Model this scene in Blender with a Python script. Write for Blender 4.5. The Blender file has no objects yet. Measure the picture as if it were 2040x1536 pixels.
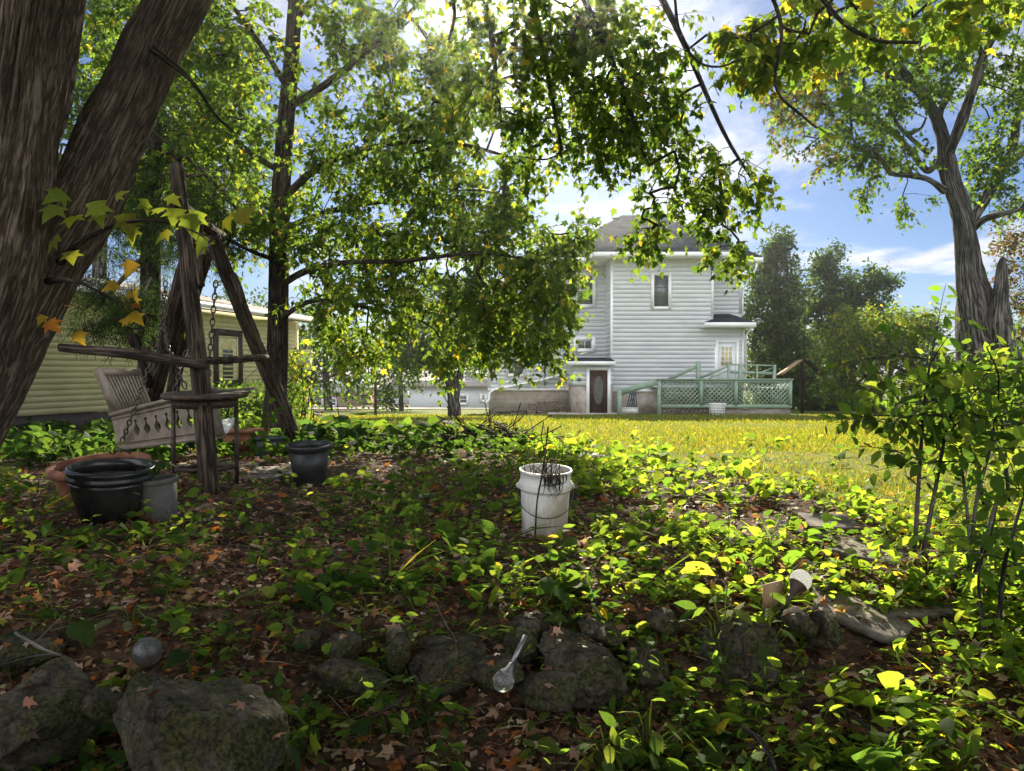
import bpy, math, random
import numpy as np
from mathutils import Vector, Matrix, noise as mnoise

rng = np.random.default_rng(11)
random.seed(11)
SC = bpy.context.scene
COL = SC.collection
R = math.radians

# ------------------------------------------------------------------ camera frame
F, CX, CY = 1500.0, 1020.0, 768.0
EYE = np.array([0.0, 0.0, 0.9])
PIT = math.atan(28 / 1500.0)
_fw = np.array([0.0, math.cos(PIT), -math.sin(PIT)])
_up = np.array([0.0, math.sin(PIT), math.cos(PIT)])
_rt = np.array([1.0, 0.0, 0.0])


def ray(px, py):
    d = _fw + (px - CX) / F * _rt + (CY - py) / F * _up
    return d / d[1]


def P(px, py, d):
    """world point seen at photo pixel (px,py) at distance d metres into the scene"""
    return EYE + ray(px, py) * d


cam = bpy.data.cameras.new("camera")
cam.sensor_width = 36.0
cam.lens = 36.0 * F / 2040.0
cam.clip_start = 0.05
cam.clip_end = 3000
camo = bpy.data.objects.new("camera", cam)
COL.objects.link(camo)
camo.location = EYE
camo.rotation_euler = (math.pi / 2 - PIT, 0, 0)
SC.camera = camo


# ------------------------------------------------------------------ noise / terrain
def vnoise(x, y, seed=0):
    x = np.asarray(x, float); y = np.asarray(y, float)
    xi = np.floor(x).astype(np.int64); yi = np.floor(y).astype(np.int64)
    fx = x - xi; fy = y - yi
    fx = fx * fx * (3 - 2 * fx); fy = fy * fy * (3 - 2 * fy)

    def h(a, b):
        n = (a * 374761393 + b * 668265263 + seed * 1442695041) & 0x7FFFFFFF
        n = ((n ^ (n >> 13)) * 1274126177) & 0x7FFFFFFF
        n = (n ^ (n >> 16)) & 0xFFFF
        return n / 65535.0
    return ((h(xi, yi) * (1 - fx) + h(xi + 1, yi) * fx) * (1 - fy)
            + (h(xi, yi + 1) * (1 - fx) + h(xi + 1, yi + 1) * fx) * fy)


def fbm(x, y, seed=0, oct=3):
    s = 0; a = 0.5
    for i in range(oct):
        s = s + a * vnoise(np.asarray(x) * 2 ** i, np.asarray(y) * 2 ** i, seed + i)
        a *= 0.5
    return s - 0.5 * (1 - 0.5 ** oct)


_hy = [-30, 1.0, 2.3, 2.78, 3.14, 3.6, 6, 10, 20, 33, 60, 140, 900]
_hzl = [-.75, -.62, -.47, -.36, -.10, -.01, 0.0, -.10, -.41, -.97, -2.0, -3.6, -3.6]
_hzr = [-.75, -.60, -.38, -.30, -.20, -.07, 0.0, -.10, -.41, -.97, -1.5, -3.6, -3.6]


def H(x, y):
    x = np.asarray(x, float); y = np.asarray(y, float)
    zl = np.interp(y, _hy, _hzl); zr = np.interp(y, _hy, _hzr)
    t = np.clip((x - 0.9) / 0.7, 0, 1)
    z = zl * (1 - t) + zr * t
    amp = np.interp(y, [0, 8, 14, 40], [1, 1, .35, .5])
    z = z + amp * (0.09 * fbm(x * .8, y * .8, 3) + 0.03 * fbm(x * 4, y * 4, 5))
    return z


def lawn_mask(x, y):
    """1 on the lawn, 0 on the bed of soil and leaf litter"""
    x = np.asarray(x, float); y = np.asarray(y, float)
    edge = np.interp(y, [2.5, 3.8, 5.0, 7.5, 10, 12.2, 13.4, 15], [3.2, 2.8, 2.3, 1.75, 1.0, -.4, -3.2, -9.0])
    edge = edge + 0.9 * fbm(x * .9, y * .9, 21)
    return np.clip((x - edge) / 0.5 + .5, 0, 1)


# ------------------------------------------------------------------ mesh soup
class Soup:
    def __init__(s):
        s.v = []; s.f = []; s.c = []; s.n = 0

    def add(s, v, faces, col=None):
        v = np.asarray(v, float).reshape(-1, 3)
        s.v.append(v)
        for f in faces:
            s.f.append((np.asarray(f, np.int64) + s.n))
        s.c.append(np.tile(np.asarray(col if col is not None else (1, 1, 1)), (len(v), 1)) if col is None or np.ndim(col) == 1 else np.asarray(col))
        s.n += len(v)
        return s

    # faces given as list of 2D arrays (m,k)
    def box(s, lo, hi, col=None):
        x0, y0, z0 = lo; x1, y1, z1 = hi
        v = [(x0, y0, z0), (x1, y0, z0), (x1, y1, z0), (x0, y1, z0), (x0, y0, z1), (x1, y0, z1), (x1, y1, z1), (x0, y1, z1)]
        return s.add(v, [np.array([(0, 3, 2, 1), (4, 5, 6, 7), (0, 1, 5, 4), (1, 2, 6, 5), (2, 3, 7, 6), (3, 0, 4, 7)])], col)

    def beam(s, a, b, w, h, upv=(0, 0, 1), col=None):
        a = np.asarray(a, float); b = np.asarray(b, float)
        t = b - a; t = t / np.linalg.norm(t)
        u = np.asarray(upv, float); sx = np.cross(t, u)
        if np.linalg.norm(sx) < 1e-4:
            sx = np.cross(t, (1, 0, 0))
        sx /= np.linalg.norm(sx); u = np.cross(sx, t)
        v = []
        for p in (a, b):
            for i, j in ((-1, -1), (1, -1), (1, 1), (-1, 1)):
                v.append(p + sx * w / 2 * i + u * h / 2 * j)
        return s.add(v, [np.array([(0, 1, 2, 3), (7, 6, 5, 4), (0, 4, 5, 1), (1, 5, 6, 2), (2, 6, 7, 3), (3, 7, 4, 0)])], col)

    def tube(s, pts, rad, n=8, cap=True, wob=None, col=None):
        pts = np.asarray(pts, float); m = len(pts)
        rad = np.broadcast_to(np.asarray(rad, float), (m,))
        t = np.gradient(pts, axis=0); t /= np.maximum(np.linalg.norm(t, axis=1), 1e-9)[:, None]
        ref = np.array([0.31, 0.95, 0.05]) if abs(t[0] @ np.array([0.31, 0.95, 0.05])) < .9 else np.array([1.0, 0, 0])
        u = np.zeros_like(pts)
        p = ref - (ref @ t[0]) * t[0]
        for i in range(m):
            p = p - (p @ t[i]) * t[i]
            p /= max(np.linalg.norm(p), 1e-9)
            u[i] = p
        w = np.cross(t, u)
        a = np.linspace(0, 2 * math.pi, n, endpoint=False)
        r = rad[:, None] * np.ones((1, n))
        if wob is not None:
            r = r + wob(np.arange(m)[:, None] + 0 * a[None], a[None] + 0 * r, r)
        v = pts[:, None] + r[..., None] * (np.cos(a)[None, :, None] * u[:, None] + np.sin(a)[None, :, None] * w[:, None])
        idx = np.arange(m * n).reshape(m, n)
        q = np.stack([idx[:-1], np.roll(idx[:-1], -1, 1), np.roll(idx[1:], -1, 1), idx[1:]], -1).reshape(-1, 4)
        faces = [q]
        if cap:
            faces += [idx[0][::-1][None], idx[-1][None]]
        if col is None:      # store bark coordinates that follow the limb: round it and along it
            sl = np.concatenate([[0], np.cumsum(np.linalg.norm(np.diff(pts, axis=0), axis=1))]) + pts[0].sum()
            rm = max(float(rad.max()), .004)
            col = np.stack([np.cos(a)[None] * rm + 0 * sl[:, None], np.sin(a)[None] * rm + 0 * sl[:, None], sl[:, None] + 0 * a[None]], -1).reshape(-1, 3)
        return s.add(v.reshape(-1, 3), faces, col)

    def lathe(s, prof, n=40, M=None, col=None):
        prof = np.asarray(prof, float); m = len(prof)
        a = np.linspace(0, 2 * math.pi, n, endpoint=False)
        v = np.zeros((m, n, 3))
        v[..., 0] = prof[:, 0:1] * np.cos(a); v[..., 1] = prof[:, 0:1] * np.sin(a); v[..., 2] = prof[:, 1:2]
        v = v.reshape(-1, 3)
        if M is not None:
            M = np.asarray(M); v = v @ M[:3, :3].T + M[:3, 3]
        idx = np.arange(m * n).reshape(m, n)
        q = np.stack([idx[:-1], np.roll(idx[:-1], -1, 1), np.roll(idx[1:], -1, 1), idx[1:]], -1).reshape(-1, 4)
        return s.add(v, [q], col)

    def poly(s, pts, col=None):
        return s.add(pts, [np.arange(len(pts))[None]], col)

    def build(s, name, mat, parent=None, smooth=False):
        me = bpy.data.meshes.new(name)
        v = np.concatenate(s.v); me.vertices.add(len(v))
        me.vertices.foreach_set("co", v.astype(np.float32).ravel())
        li = np.concatenate([f.ravel() for f in s.f]); tot = np.concatenate([np.full(len(f), f.shape[1]) for f in s.f])
        me.loops.add(len(li)); me.loops.foreach_set("vertex_index", li.astype(np.int32))
        me.polygons.add(len(tot))
        st = np.concatenate([[0], np.cumsum(tot)[:-1]])
        me.polygons.foreach_set("loop_start", st.astype(np.int32))
        me.update(calc_edges=True)
        if smooth:
            me.polygons.foreach_set("use_smooth", np.ones(len(tot), bool))
        c = np.concatenate(s.c)
        if c.min() < 1 or c.max() > 1:
            at = me.attributes.new("Col", "FLOAT_COLOR", "POINT")
            at.data.foreach_set("color", np.concatenate([c, np.ones((len(c), 1))], 1).astype(np.float32).ravel())
        me.validate()
        me.materials.append(mat)
        o = bpy.data.objects.new(name, me); COL.objects.link(o)
        if parent is not None:
            o.parent = parent
            o.matrix_parent_inverse = Matrix.Translation(parent.location).inverted()
        return o


def thing(name, label, cat, loc, group=None):
    o = bpy.data.objects.new(name, None); COL.objects.link(o)
    o.location = tuple(float(a) for a in loc); o.empty_display_size = .1
    return tag(o, label, cat, group)


def tag(o, label, cat, group=None):
    o["label"] = label; o["category"] = cat
    if group: o["group"] = group
    return o


def kind(o, k):
    o["kind"] = k
    return o


def smoothpath(pts, sub=6):
    """Catmull-Rom through rows (x,y,z,r)"""
    p = np.asarray(pts, float)
    q = np.vstack([2 * p[0] - p[1], p, 2 * p[-1] - p[-2]])
    out = []
    for i in range(1, len(q) - 2):
        a, b, c, d = q[i - 1], q[i], q[i + 1], q[i + 2]
        for t in np.linspace(0, 1, sub, endpoint=False):
            out.append(.5 * ((2 * b) + (-a + c) * t + (2 * a - 5 * b + 4 * c - d) * t * t + (-a + 3 * b - 3 * c + d) * t ** 3))
    out.append(p[-1])
    return np.array(out)


def pxpath(rows, sub=6):
    """rows (px,py,d,r_px) -> smooth world rows (x,y,z,r)"""
    w = [list(P(a, b, d)) + [r * d / F] for a, b, d, r in rows]
    return smoothpath(w, sub)


# ------------------------------------------------------------------ materials
def nodes(name):
    m = bpy.data.materials.new(name); m.use_nodes = True
    nt = m.node_tree; b = nt.nodes["Principled BSDF"]
    return m, nt, b


def N(nt, t, **kw):
    n = nt.nodes.new(t)
    for k, v in kw.items():
        setattr(n, k, v)
    return n


def mat(name, c1, c2=None, scale=8.0, rough=.8, bump=0.0, bscale=None, stretch=(1, 1, 1), spec=.3, metal=0.0, detail=6, lo=.35, hi=.65, trans=0.0, vcol=False, coords="Object"):
    m, nt, b = nodes(name)
    L = nt.links.new
    tc = N(nt, "ShaderNodeTexCoord"); mp = N(nt, "ShaderNodeMapping"); mp.inputs["Scale"].default_value = stretch
    L(tc.outputs[coords], mp.inputs["Vector"])
    b.inputs["Roughness"].default_value = rough
    b.inputs["Specular IOR Level"].default_value = spec
    b.inputs["Metallic"].default_value = metal
    nz = N(nt, "ShaderNodeTexNoise"); nz.inputs["Scale"].default_value = scale; nz.inputs["Detail"].default_value = detail
    nz.inputs["Roughness"].default_value = .62
    L(mp.outputs[0], nz.inputs["Vector"])
    cr = N(nt, "ShaderNodeValToRGB")
    cr.color_ramp.elements[0].position = lo; cr.color_ramp.elements[1].position = hi
    c2 = c2 or c1
    cr.color_ramp.elements[0].color = (*c1, 1); cr.color_ramp.elements[1].color = (*c2, 1)
    L(nz.outputs["Fac"], cr.inputs[0])
    out = cr.outputs[0]
    if vcol:
        at = N(nt, "ShaderNodeAttribute", attribute_name="Col")
        mx = N(nt, "ShaderNodeMix", data_type="RGBA", blend_type="MULTIPLY"); mx.inputs[0].default_value = 1
        L(out, mx.inputs[6]); L(at.outputs["Color"], mx.inputs[7]); out = mx.outputs[2]
    L(out, b.inputs["Base Color"])
    if bump:
        n2 = N(nt, "ShaderNodeTexNoise"); n2.inputs["Scale"].default_value = bscale or scale * 3; n2.inputs["Detail"].default_value = 8
        n2.inputs["Roughness"].default_value = .7
        L(mp.outputs[0], n2.inputs["Vector"])
        bp = N(nt, "ShaderNodeBump"); bp.inputs["Strength"].default_value = bump; bp.inputs["Distance"].default_value = .02
        L(n2.outputs["Fac"], bp.inputs["Height"]); L(bp.outputs[0], b.inputs["Normal"])
    return m


def leafmat(name, trans=.5, rough=.5, tgain=(1.5, 1.5, .5), spec=.35):
    m, nt, b = nodes(name); L = nt.links.new
    at = N(nt, "ShaderNodeAttribute", attribute_name="Col")
    tc = N(nt, "ShaderNodeTexCoord"); nz = N(nt, "ShaderNodeTexNoise"); nz.inputs["Scale"].default_value = 60; nz.inputs["Detail"].default_value = 3
    L(tc.outputs["Object"], nz.inputs["Vector"])
    mr = N(nt, "ShaderNodeMapRange"); mr.inputs[3].default_value = .7; mr.inputs[4].default_value = 1.3
    L(nz.outputs["Fac"], mr.inputs[0])
    vm = N(nt, "ShaderNodeVectorMath", operation="SCALE"); L(at.outputs["Color"], vm.inputs[0]); L(mr.outputs[0], vm.inputs["Scale"])
    L(vm.outputs[0], b.inputs["Base Color"]); b.inputs["Roughness"].default_value = rough; b.inputs["Specular IOR Level"].default_value = spec
    tr = N(nt, "ShaderNodeBsdfTranslucent")
    vg = N(nt, "ShaderNodeVectorMath", operation="MULTIPLY"); vg.inputs[1].default_value = tgain
    L(vm.outputs[0], vg.inputs[0]); L(vg.outputs[0], tr.inputs["Color"])
    mx = N(nt, "ShaderNodeMixShader"); mx.inputs[0].default_value = trans
    L(b.outputs[0], mx.inputs[1]); L(tr.outputs[0], mx.inputs[2])
    L(mx.outputs[0], nt.nodes["Material Output"].inputs["Surface"])
    return m


M = {}
M["leaf"] = leafmat("leaf", .65, .68, (2.5, 2.4, 1.0), .12)
M["litter"] = leafmat("dry_leaf", .38, .6, (1.9, 1.4, .8), .25)
M["grass"] = leafmat("grass_blade", .55, .55, (2.4, 2.1, .5), .2)


def barkmat(name, dark, mid, pale, scale, stretch, bump=.9, lichen=0.0, width=.16):
    m, nt, b = nodes(name); L = nt.links.new
    at = N(nt, "ShaderNodeAttribute", attribute_name="Col"); mp = N(nt, "ShaderNodeMapping"); mp.inputs["Scale"].default_value = (1, 1, stretch); L(at.outputs["Vector"], mp.inputs[0])
    def noise(sc, d, r, vec=None):
        n = N(nt, "ShaderNodeTexNoise"); n.inputs["Scale"].default_value = sc; n.inputs["Detail"].default_value = d; n.inputs["Roughness"].default_value = r; L(vec or mp.outputs[0], n.inputs["Vector"]); return n.outputs["Fac"]
    def math_(op, a, v=None, w=None):
        n = N(nt, "ShaderNodeMath", operation=op); L(a, n.inputs[0])
        if v is not None: n.inputs[1].default_value = v
        return n.outputs[0]
    f = math_("ABSOLUTE", math_("SUBTRACT", noise(scale, 5, .55), .5))
    mr = N(nt, "ShaderNodeMapRange", interpolation_type="SMOOTHSTEP"); mr.inputs[1].default_value = .0; mr.inputs[2].default_value = width * .5; L(f, mr.inputs[0])
    cr = N(nt, "ShaderNodeValToRGB"); e = cr.color_ramp.elements; e[0].position = .4; e[0].color = (*mid, 1); e[1].position = .6; e[1].color = (*pale, 1); L(noise(scale * 2.2, 10, .75), cr.inputs[0])
    mx = N(nt, "ShaderNodeMix", data_type="RGBA"); L(mr.outputs[0], mx.inputs[0]); mx.inputs[6].default_value = (*dark, 1); L(cr.outputs[0], mx.inputs[7])
    big = N(nt, "ShaderNodeMapRange"); big.inputs[1].default_value = .3; big.inputs[2].default_value = .7; big.inputs[3].default_value = .6; big.inputs[4].default_value = 1.4; L(noise(3.5, 4, .6, at.outputs["Vector"]), big.inputs[0])
    vm = N(nt, "ShaderNodeVectorMath", operation="SCALE"); L(mx.outputs[2], vm.inputs[0]); L(big.outputs[0], vm.inputs["Scale"]); out = vm.outputs[0]
    if lichen:
        lr = N(nt, "ShaderNodeMapRange"); lr.inputs[1].default_value = .60; lr.inputs[2].default_value = .68; lr.inputs[4].default_value = lichen; L(noise(14, 8, .7, at.outputs["Vector"]), lr.inputs[0])
        m3 = N(nt, "ShaderNodeMix", data_type="RGBA"); L(lr.outputs[0], m3.inputs[0]); L(out, m3.inputs[6]); m3.inputs[7].default_value = (.16, .17, .12, 1); out = m3.outputs[2]
    L(out, b.inputs["Base Color"]); b.inputs["Roughness"].default_value = .92; b.inputs["Specular IOR Level"].default_value = .12
    hs = N(nt, "ShaderNodeMath", operation="ADD"); L(mr.outputs[0], hs.inputs[0]); L(noise(scale * 3, 8, .7), hs.inputs[1])
    bp = N(nt, "ShaderNodeBump"); bp.inputs["Strength"].default_value = bump; bp.inputs["Distance"].default_value = .35 / scale; L(hs.outputs[0], bp.inputs["Height"]); L(bp.outputs[0], b.inputs["Normal"])
    return m


M["bark"] = barkmat("bark", (.018, .013, .010), (.055, .042, .033), (.13, .105, .082), 22, .14)
M["bark_big"] = barkmat("ridged_bark", (.075, .055, .041), (.145, .107, .082), (.25, .195, .155), 34, .16, 1.0, .5, .2)
M["bark_grey"] = barkmat("grey_bark", (.022, .02, .018), (.085, .077, .07), (.19, .175, .16), 9, .16, .9, .3)
M["pole"] = barkmat("old_pole_wood", (.018, .013, .010), (.055, .041, .031), (.12, .092, .068), 26, .06, .7, .2)
M["rust"] = mat("rusty_steel", (.05, .03, .022), (.10, .075, .06), 30, .6, .2, 80, metal=.5)
M["chain"] = mat("chain_steel", (.05, .045, .04), (.12, .1, .085), 60, .5, 0, metal=.8)
M["resin"] = mat("tan_resin", (.13, .10, .072), (.24, .195, .145), 9, .55, .08, 60, spec=.4)
M["terracotta"] = mat("terracotta", (.13, .05, .028), (.27, .115, .06), 10, .8, .2, 50)
M["blackgloss"] = mat("black_glazed", (.010, .010, .010), (.028, .027, .025), 5, .24, .06, 30, spec=.45)
M["blackplastic"] = mat("black_plastic", (.018, .018, .02), (.035, .034, .034), 6, .42, .05, 30, spec=.4)
M["greypot"] = mat("grey_pot", (.06, .06, .055), (.11, .105, .095), 9, .6, .1, 40)
M["bluepot"] = mat("slate_pot", (.025, .032, .04), (.045, .055, .065), 9, .5, .1, 40)
M["bucket"] = mat("white_bucket_plastic", (.40, .35, .27), (.78, .76, .71), 6, .45, .05, 40, (1, 1, .3), spec=.35, detail=10, lo=.40, hi=.55)
M["wire"] = mat("dark_wire", (.06, .055, .05), (.12, .11, .1), 30, .5, 0, metal=.7)
M["dirt"] = mat("potting_soil", (.025, .017, .011), (.07, .05, .035), 20, .95, .8, 60)
M["siding_white"] = mat("white_siding", (.60, .64, .67), (.73, .75, .77), .9, .55, .06, 20, (1, 1, 4))
M["trim_white"] = mat("white_trim", (.72, .73, .72), (.82, .82, .81), 3, .5, .03, 30)
M["siding_yellow"] = mat("pale_yellow_siding", (.52, .48, .27), (.64, .59, .36), 1.5, .6, .06, 20, (1, 1, 3))
M["trim_dark"] = mat("dark_trim", (.02, .016, .013), (.045, .035, .028), 8, .55, .1, 40)
M["shingle"] = None
M["concrete"] = mat("stained_concrete", (.22, .17, .14), (.46, .42, .38), 2.2, .85, .3, 30)
M["brickface"] = None
M["glass_dark"] = mat("window_glass", (.05, .06, .068), (.10, .115, .125), 1.5, .12, 0, spec=.6)
M["door_brown"] = mat("brown_door", (.028, .014, .010), (.05, .026, .018), 5, .4, .1, 30, (1, 1, .2))
M["etched"] = mat("etched_glass", (.03, .034, .028), (.09, .095, .08), 14, .25, .2, 40, spec=.6)
M["green_wood"] = mat("green_painted_wood", (.17, .245, .18), (.25, .335, .255), 4, .6, .12, 50, (1, 1, 1))
M["grey_wood"] = mat("weathered_wood", (.10, .085, .07), (.24, .21, .175), 6, .85, .3, 40, (.3, 1, 1))
M["rock"] = None
M["flag"] = mat("flagstone", (.05, .043, .034), (.22, .195, .16), 9, .85, .5, 40)
M["metal_pale"] = mat("brushed_stake", (.14, .14, .14), (.30, .30, .29), 30, .4, .05, 90, metal=.85)
M["curtain"] = mat("yellow_curtain", (.40, .36, .16), (.62, .58, .34), 8, .8, .1, 30)
M["cardboard"] = mat("tan_board", (.30, .185, .10), (.36, .235, .135), 4, .75, .05, 40)
M["roofpale"] = mat("pale_roof", (.24, .22, .20), (.36, .34, .31), 3, .8, .1, 20)
M["farwhite"] = mat("far_white_wall", (.55, .58, .62), (.64, .67, .70), 1, .7)
M["farbrick"] = mat("far_pinkish_brick", (.30, .19, .16), (.40, .27, .235), 2, .8, .1, 20)
M["road"] = mat("pale_gravel_road", (.34, .31, .27), (.46, .43, .38), 4, .9, .2, 20)
M["milk"] = mat("pale_plastic", (.6, .6, .58), (.75, .75, .72), 6, .5)
M["bluetool"] = mat("dark_blue_paint", (.02, .04, .06), (.03, .06, .09), 6, .5)


def bands(name, c1, c2, cm, bw, bh, mort, rough=.97, bump=.3, rot=(0, 0, 0), coords="Object", offs=.5):
    m, nt, b = nodes(name); L = nt.links.new
    tc = N(nt, "ShaderNodeTexCoord"); mp = N(nt, "ShaderNodeMapping"); mp.inputs["Rotation"].default_value = rot
    L(tc.outputs[coords], mp.inputs[0])
    br = N(nt, "ShaderNodeTexBrick", offset=offs)
    br.inputs["Color1"].default_value = (*c1, 1); br.inputs["Color2"].default_value = (*c2, 1); br.inputs["Mortar"].default_value = (*cm, 1)
    br.inputs["Scale"].default_value = 1; br.inputs["Brick Width"].default_value = bw; br.inputs["Row Height"].default_value = bh
    br.inputs["Mortar Size"].default_value = mort; br.inputs["Mortar Smooth"].default_value = .2
    L(mp.outputs[0], br.inputs["Vector"])
    nz = N(nt, "ShaderNodeTexNoise"); nz.inputs["Scale"].default_value = 3; nz.inputs["Detail"].default_value = 6
    L(tc.outputs["Object"], nz.inputs["Vector"])
    mr = N(nt, "ShaderNodeMapRange"); mr.inputs[3].default_value = .6; mr.inputs[4].default_value = 1.4; L(nz.outputs["Fac"], mr.inputs[0])
    vm = N(nt, "ShaderNodeVectorMath", operation="SCALE"); L(br.outputs["Color"], vm.inputs[0]); L(mr.outputs[0], vm.inputs["Scale"])
    L(vm.outputs[0], b.inputs["Base Color"]); b.inputs["Roughness"].default_value = rough; b.inputs["Specular IOR Level"].default_value = .05
    bp = N(nt, "ShaderNodeBump"); bp.inputs["Strength"].default_value = bump; bp.inputs["Distance"].default_value = .01; bp.invert = True
    L(br.outputs["Fac"], bp.inputs["Height"]); L(bp.outputs[0], b.inputs["Normal"])
    return m


M["shingle"] = bands("dark_shingle", (.016, .023, .036), (.030, .039, .056), (.009, .011, .016), .3, .14, .012)
M["shingle_light"] = bands("grey_shingle", (.20, .185, .17), (.27, .25, .23), (.10, .09, .085), .3, .14, .012)
M["block"] = bands("tan_block", (.27, .235, .19), (.33, .285, .235), (.24, .205, .17), .4, .2, .012, rot=(R(90), 0, 0))
M["brickface"] = bands("patio_block", (.17, .13, .105), (.27, .215, .17), (.06, .05, .04), .22, .09, .01, rot=(R(90), 0, 0))


def rockmat():
    m, nt, b = nodes("mossy_rock"); L = nt.links.new
    tc = N(nt, "ShaderNodeTexCoord")
    def noise(sc, d, r, dist=0):
        n = N(nt, "ShaderNodeTexNoise"); n.inputs["Scale"].default_value = sc; n.inputs["Detail"].default_value = d; n.inputs["Roughness"].default_value = r; n.inputs["Distortion"].default_value = dist; L(tc.outputs["Object"], n.inputs["Vector"]); return n.outputs["Fac"]
    c1 = N(nt, "ShaderNodeValToRGB"); e = c1.color_ramp.elements; e.new(.5); e.new(.6)
    for k, (p_, c_) in enumerate(((.38, (.014, .012, .008)), (.46, (.055, .047, .034)), (.56, (.105, .09, .066)), (.66, (.22, .19, .15)))): e[k].position = p_; e[k].color = (*c_, 1)
    L(noise(13, 14, .8, .4), c1.inputs[0])
    v = N(nt, "ShaderNodeTexVoronoi", feature="DISTANCE_TO_EDGE"); v.inputs["Scale"].default_value = 7; v.inputs["Randomness"].default_value = 1
    wv = N(nt, "ShaderNodeMix", data_type="VECTOR"); wv.inputs[0].default_value = .12; L(tc.outputs["Object"], wv.inputs[4])
    nc = N(nt, "ShaderNodeTexNoise"); nc.inputs["Scale"].default_value = 9; nc.inputs["Detail"].default_value = 6; L(tc.outputs["Object"], nc.inputs["Vector"]); L(nc.outputs["Color"], wv.inputs[5]); L(wv.outputs[1], v.inputs["Vector"])
    ck = N(nt, "ShaderNodeMapRange"); ck.inputs[1].default_value = .0; ck.inputs[2].default_value = .022; ck.inputs[3].default_value = .45; L(v.outputs["Distance"], ck.inputs[0])
    vm = N(nt, "ShaderNodeVectorMath", operation="SCALE"); L(c1.outputs[0], vm.inputs[0]); L(ck.outputs[0], vm.inputs["Scale"])
    mr = N(nt, "ShaderNodeMapRange"); mr.inputs[1].default_value = .49; mr.inputs[2].default_value = .55; mr.inputs[4].default_value = .85; L(noise(6, 12, .75), mr.inputs[0])
    mc_ = N(nt, "ShaderNodeValToRGB"); e = mc_.color_ramp.elements; e[0].position = .42; e[0].color = (.008, .012, .003, 1); e[1].position = .6; e[1].color = (.085, .085, .026, 1); L(noise(70, 6, .7), mc_.inputs[0])
    mx = N(nt, "ShaderNodeMix", data_type="RGBA"); L(mr.outputs[0], mx.inputs[0]); L(vm.outputs[0], mx.inputs[6]); L(mc_.outputs[0], mx.inputs[7])
    L(mx.outputs[2], b.inputs["Base Color"]); b.inputs["Roughness"].default_value = .92; b.inputs["Specular IOR Level"].default_value = .15
    bp = N(nt, "ShaderNodeBump"); bp.inputs["Strength"].default_value = 1; bp.inputs["Distance"].default_value = .02
    hs = N(nt, "ShaderNodeMath", operation="MULTIPLY_ADD"); L(ck.outputs[0], hs.inputs[0]); hs.inputs[1].default_value = .6; L(noise(34, 12, .78), hs.inputs[2]); L(hs.outputs[0], bp.inputs["Height"]); L(bp.outputs[0], b.inputs["Normal"])
    return m


M["rock"] = rockmat()


def crackle(name, tw):
    m, nt, b = nodes(name); L = nt.links.new
    tc = N(nt, "ShaderNodeTexCoord")
    v = N(nt, "ShaderNodeTexVoronoi", feature="DISTANCE_TO_EDGE"); v.inputs["Scale"].default_value = 110
    L(tc.outputs["Object"], v.inputs["Vector"])
    cr = N(nt, "ShaderNodeValToRGB"); cr.color_ramp.elements[0].color = (.95, .95, .95, 1); cr.color_ramp.elements[1].color = (.72, .72, .70, 1)
    cr.color_ramp.elements[1].position = .25
    L(v.outputs["Distance"], cr.inputs[0]); L(cr.outputs[0], b.inputs["Base Color"])
    b.inputs["Roughness"].default_value = .15; b.inputs["Transmission Weight"].default_value = tw
    if tw < .5:      # frosted globe glows with the light behind it
        tr = N(nt, "ShaderNodeBsdfTranslucent"); mx = N(nt, "ShaderNodeMixShader"); mx.inputs[0].default_value = .8
        L(cr.outputs[0], tr.inputs["Color"]); L(b.outputs[0], mx.inputs[1]); L(tr.outputs[0], mx.inputs[2]); L(mx.outputs[0], nt.nodes["Material Output"].inputs["Surface"])
    bp = N(nt, "ShaderNodeBump"); bp.inputs["Strength"].default_value = .6; bp.inputs["Distance"].default_value = .003
    L(v.outputs["Distance"], bp.inputs["Height"]); L(bp.outputs[0], b.inputs["Normal"])
    return m


M["crackle"] = crackle("frosted_crackle_glass", .45)
M["clearcrackle"] = crackle("clear_crackle_glass", .95)
# ================================================================== LIGHT AND SKY
SUN_EL, SUN_AZ = R(26.5), R(1.6)          # azimuth measured from +Y towards +X
sd = np.array([math.sin(SUN_AZ) * math.cos(SUN_EL), math.cos(SUN_AZ) * math.cos(SUN_EL), math.sin(SUN_EL)])
sun = bpy.data.lights.new("sun", "SUN"); sun.energy = 5.0; sun.angle = R(.55); sun.color = (1.0, .90, .70)
suno = bpy.data.objects.new("sun", sun); COL.objects.link(suno)
suno.rotation_euler = Vector(-sd).to_track_quat("-Z", "Y").to_euler()
suno.location = (0, 30, 30)

W = bpy.data.worlds.new("World"); SC.world = W; W.use_nodes = True
nt = W.node_tree; L = nt.links.new
bg = nt.nodes["Background"]; bg.inputs["Strength"].default_value = 0.05
sky = N(nt, "ShaderNodeTexSky", sky_type="NISHITA"); sky.sun_disc = False
sky.sun_elevation = SUN_EL; sky.sun_rotation = SUN_AZ
sky.altitude = 200; sky.air_density = 1.0; sky.dust_density = .25; sky.ozone_density = 2.0
tc = N(nt, "ShaderNodeTexCoord")
sx = N(nt, "ShaderNodeSeparateXYZ"); L(tc.outputs["Generated"], sx.inputs[0])
zz = N(nt, "ShaderNodeMath", operation="MAXIMUM"); zz.inputs[1].default_value = .04; L(sx.outputs["Z"], zz.inputs[0])
za = N(nt, "ShaderNodeMath", operation="ADD"); za.inputs[1].default_value = .12; L(zz.outputs[0], za.inputs[0])
dv = N(nt, "ShaderNodeVectorMath", operation="DIVIDE"); cb = N(nt, "ShaderNodeCombineXYZ")
for i in range(3): L(za.outputs[0], cb.inputs[i])
L(tc.outputs["Generated"], dv.inputs[0]); L(cb.outputs[0], dv.inputs[1])
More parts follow.
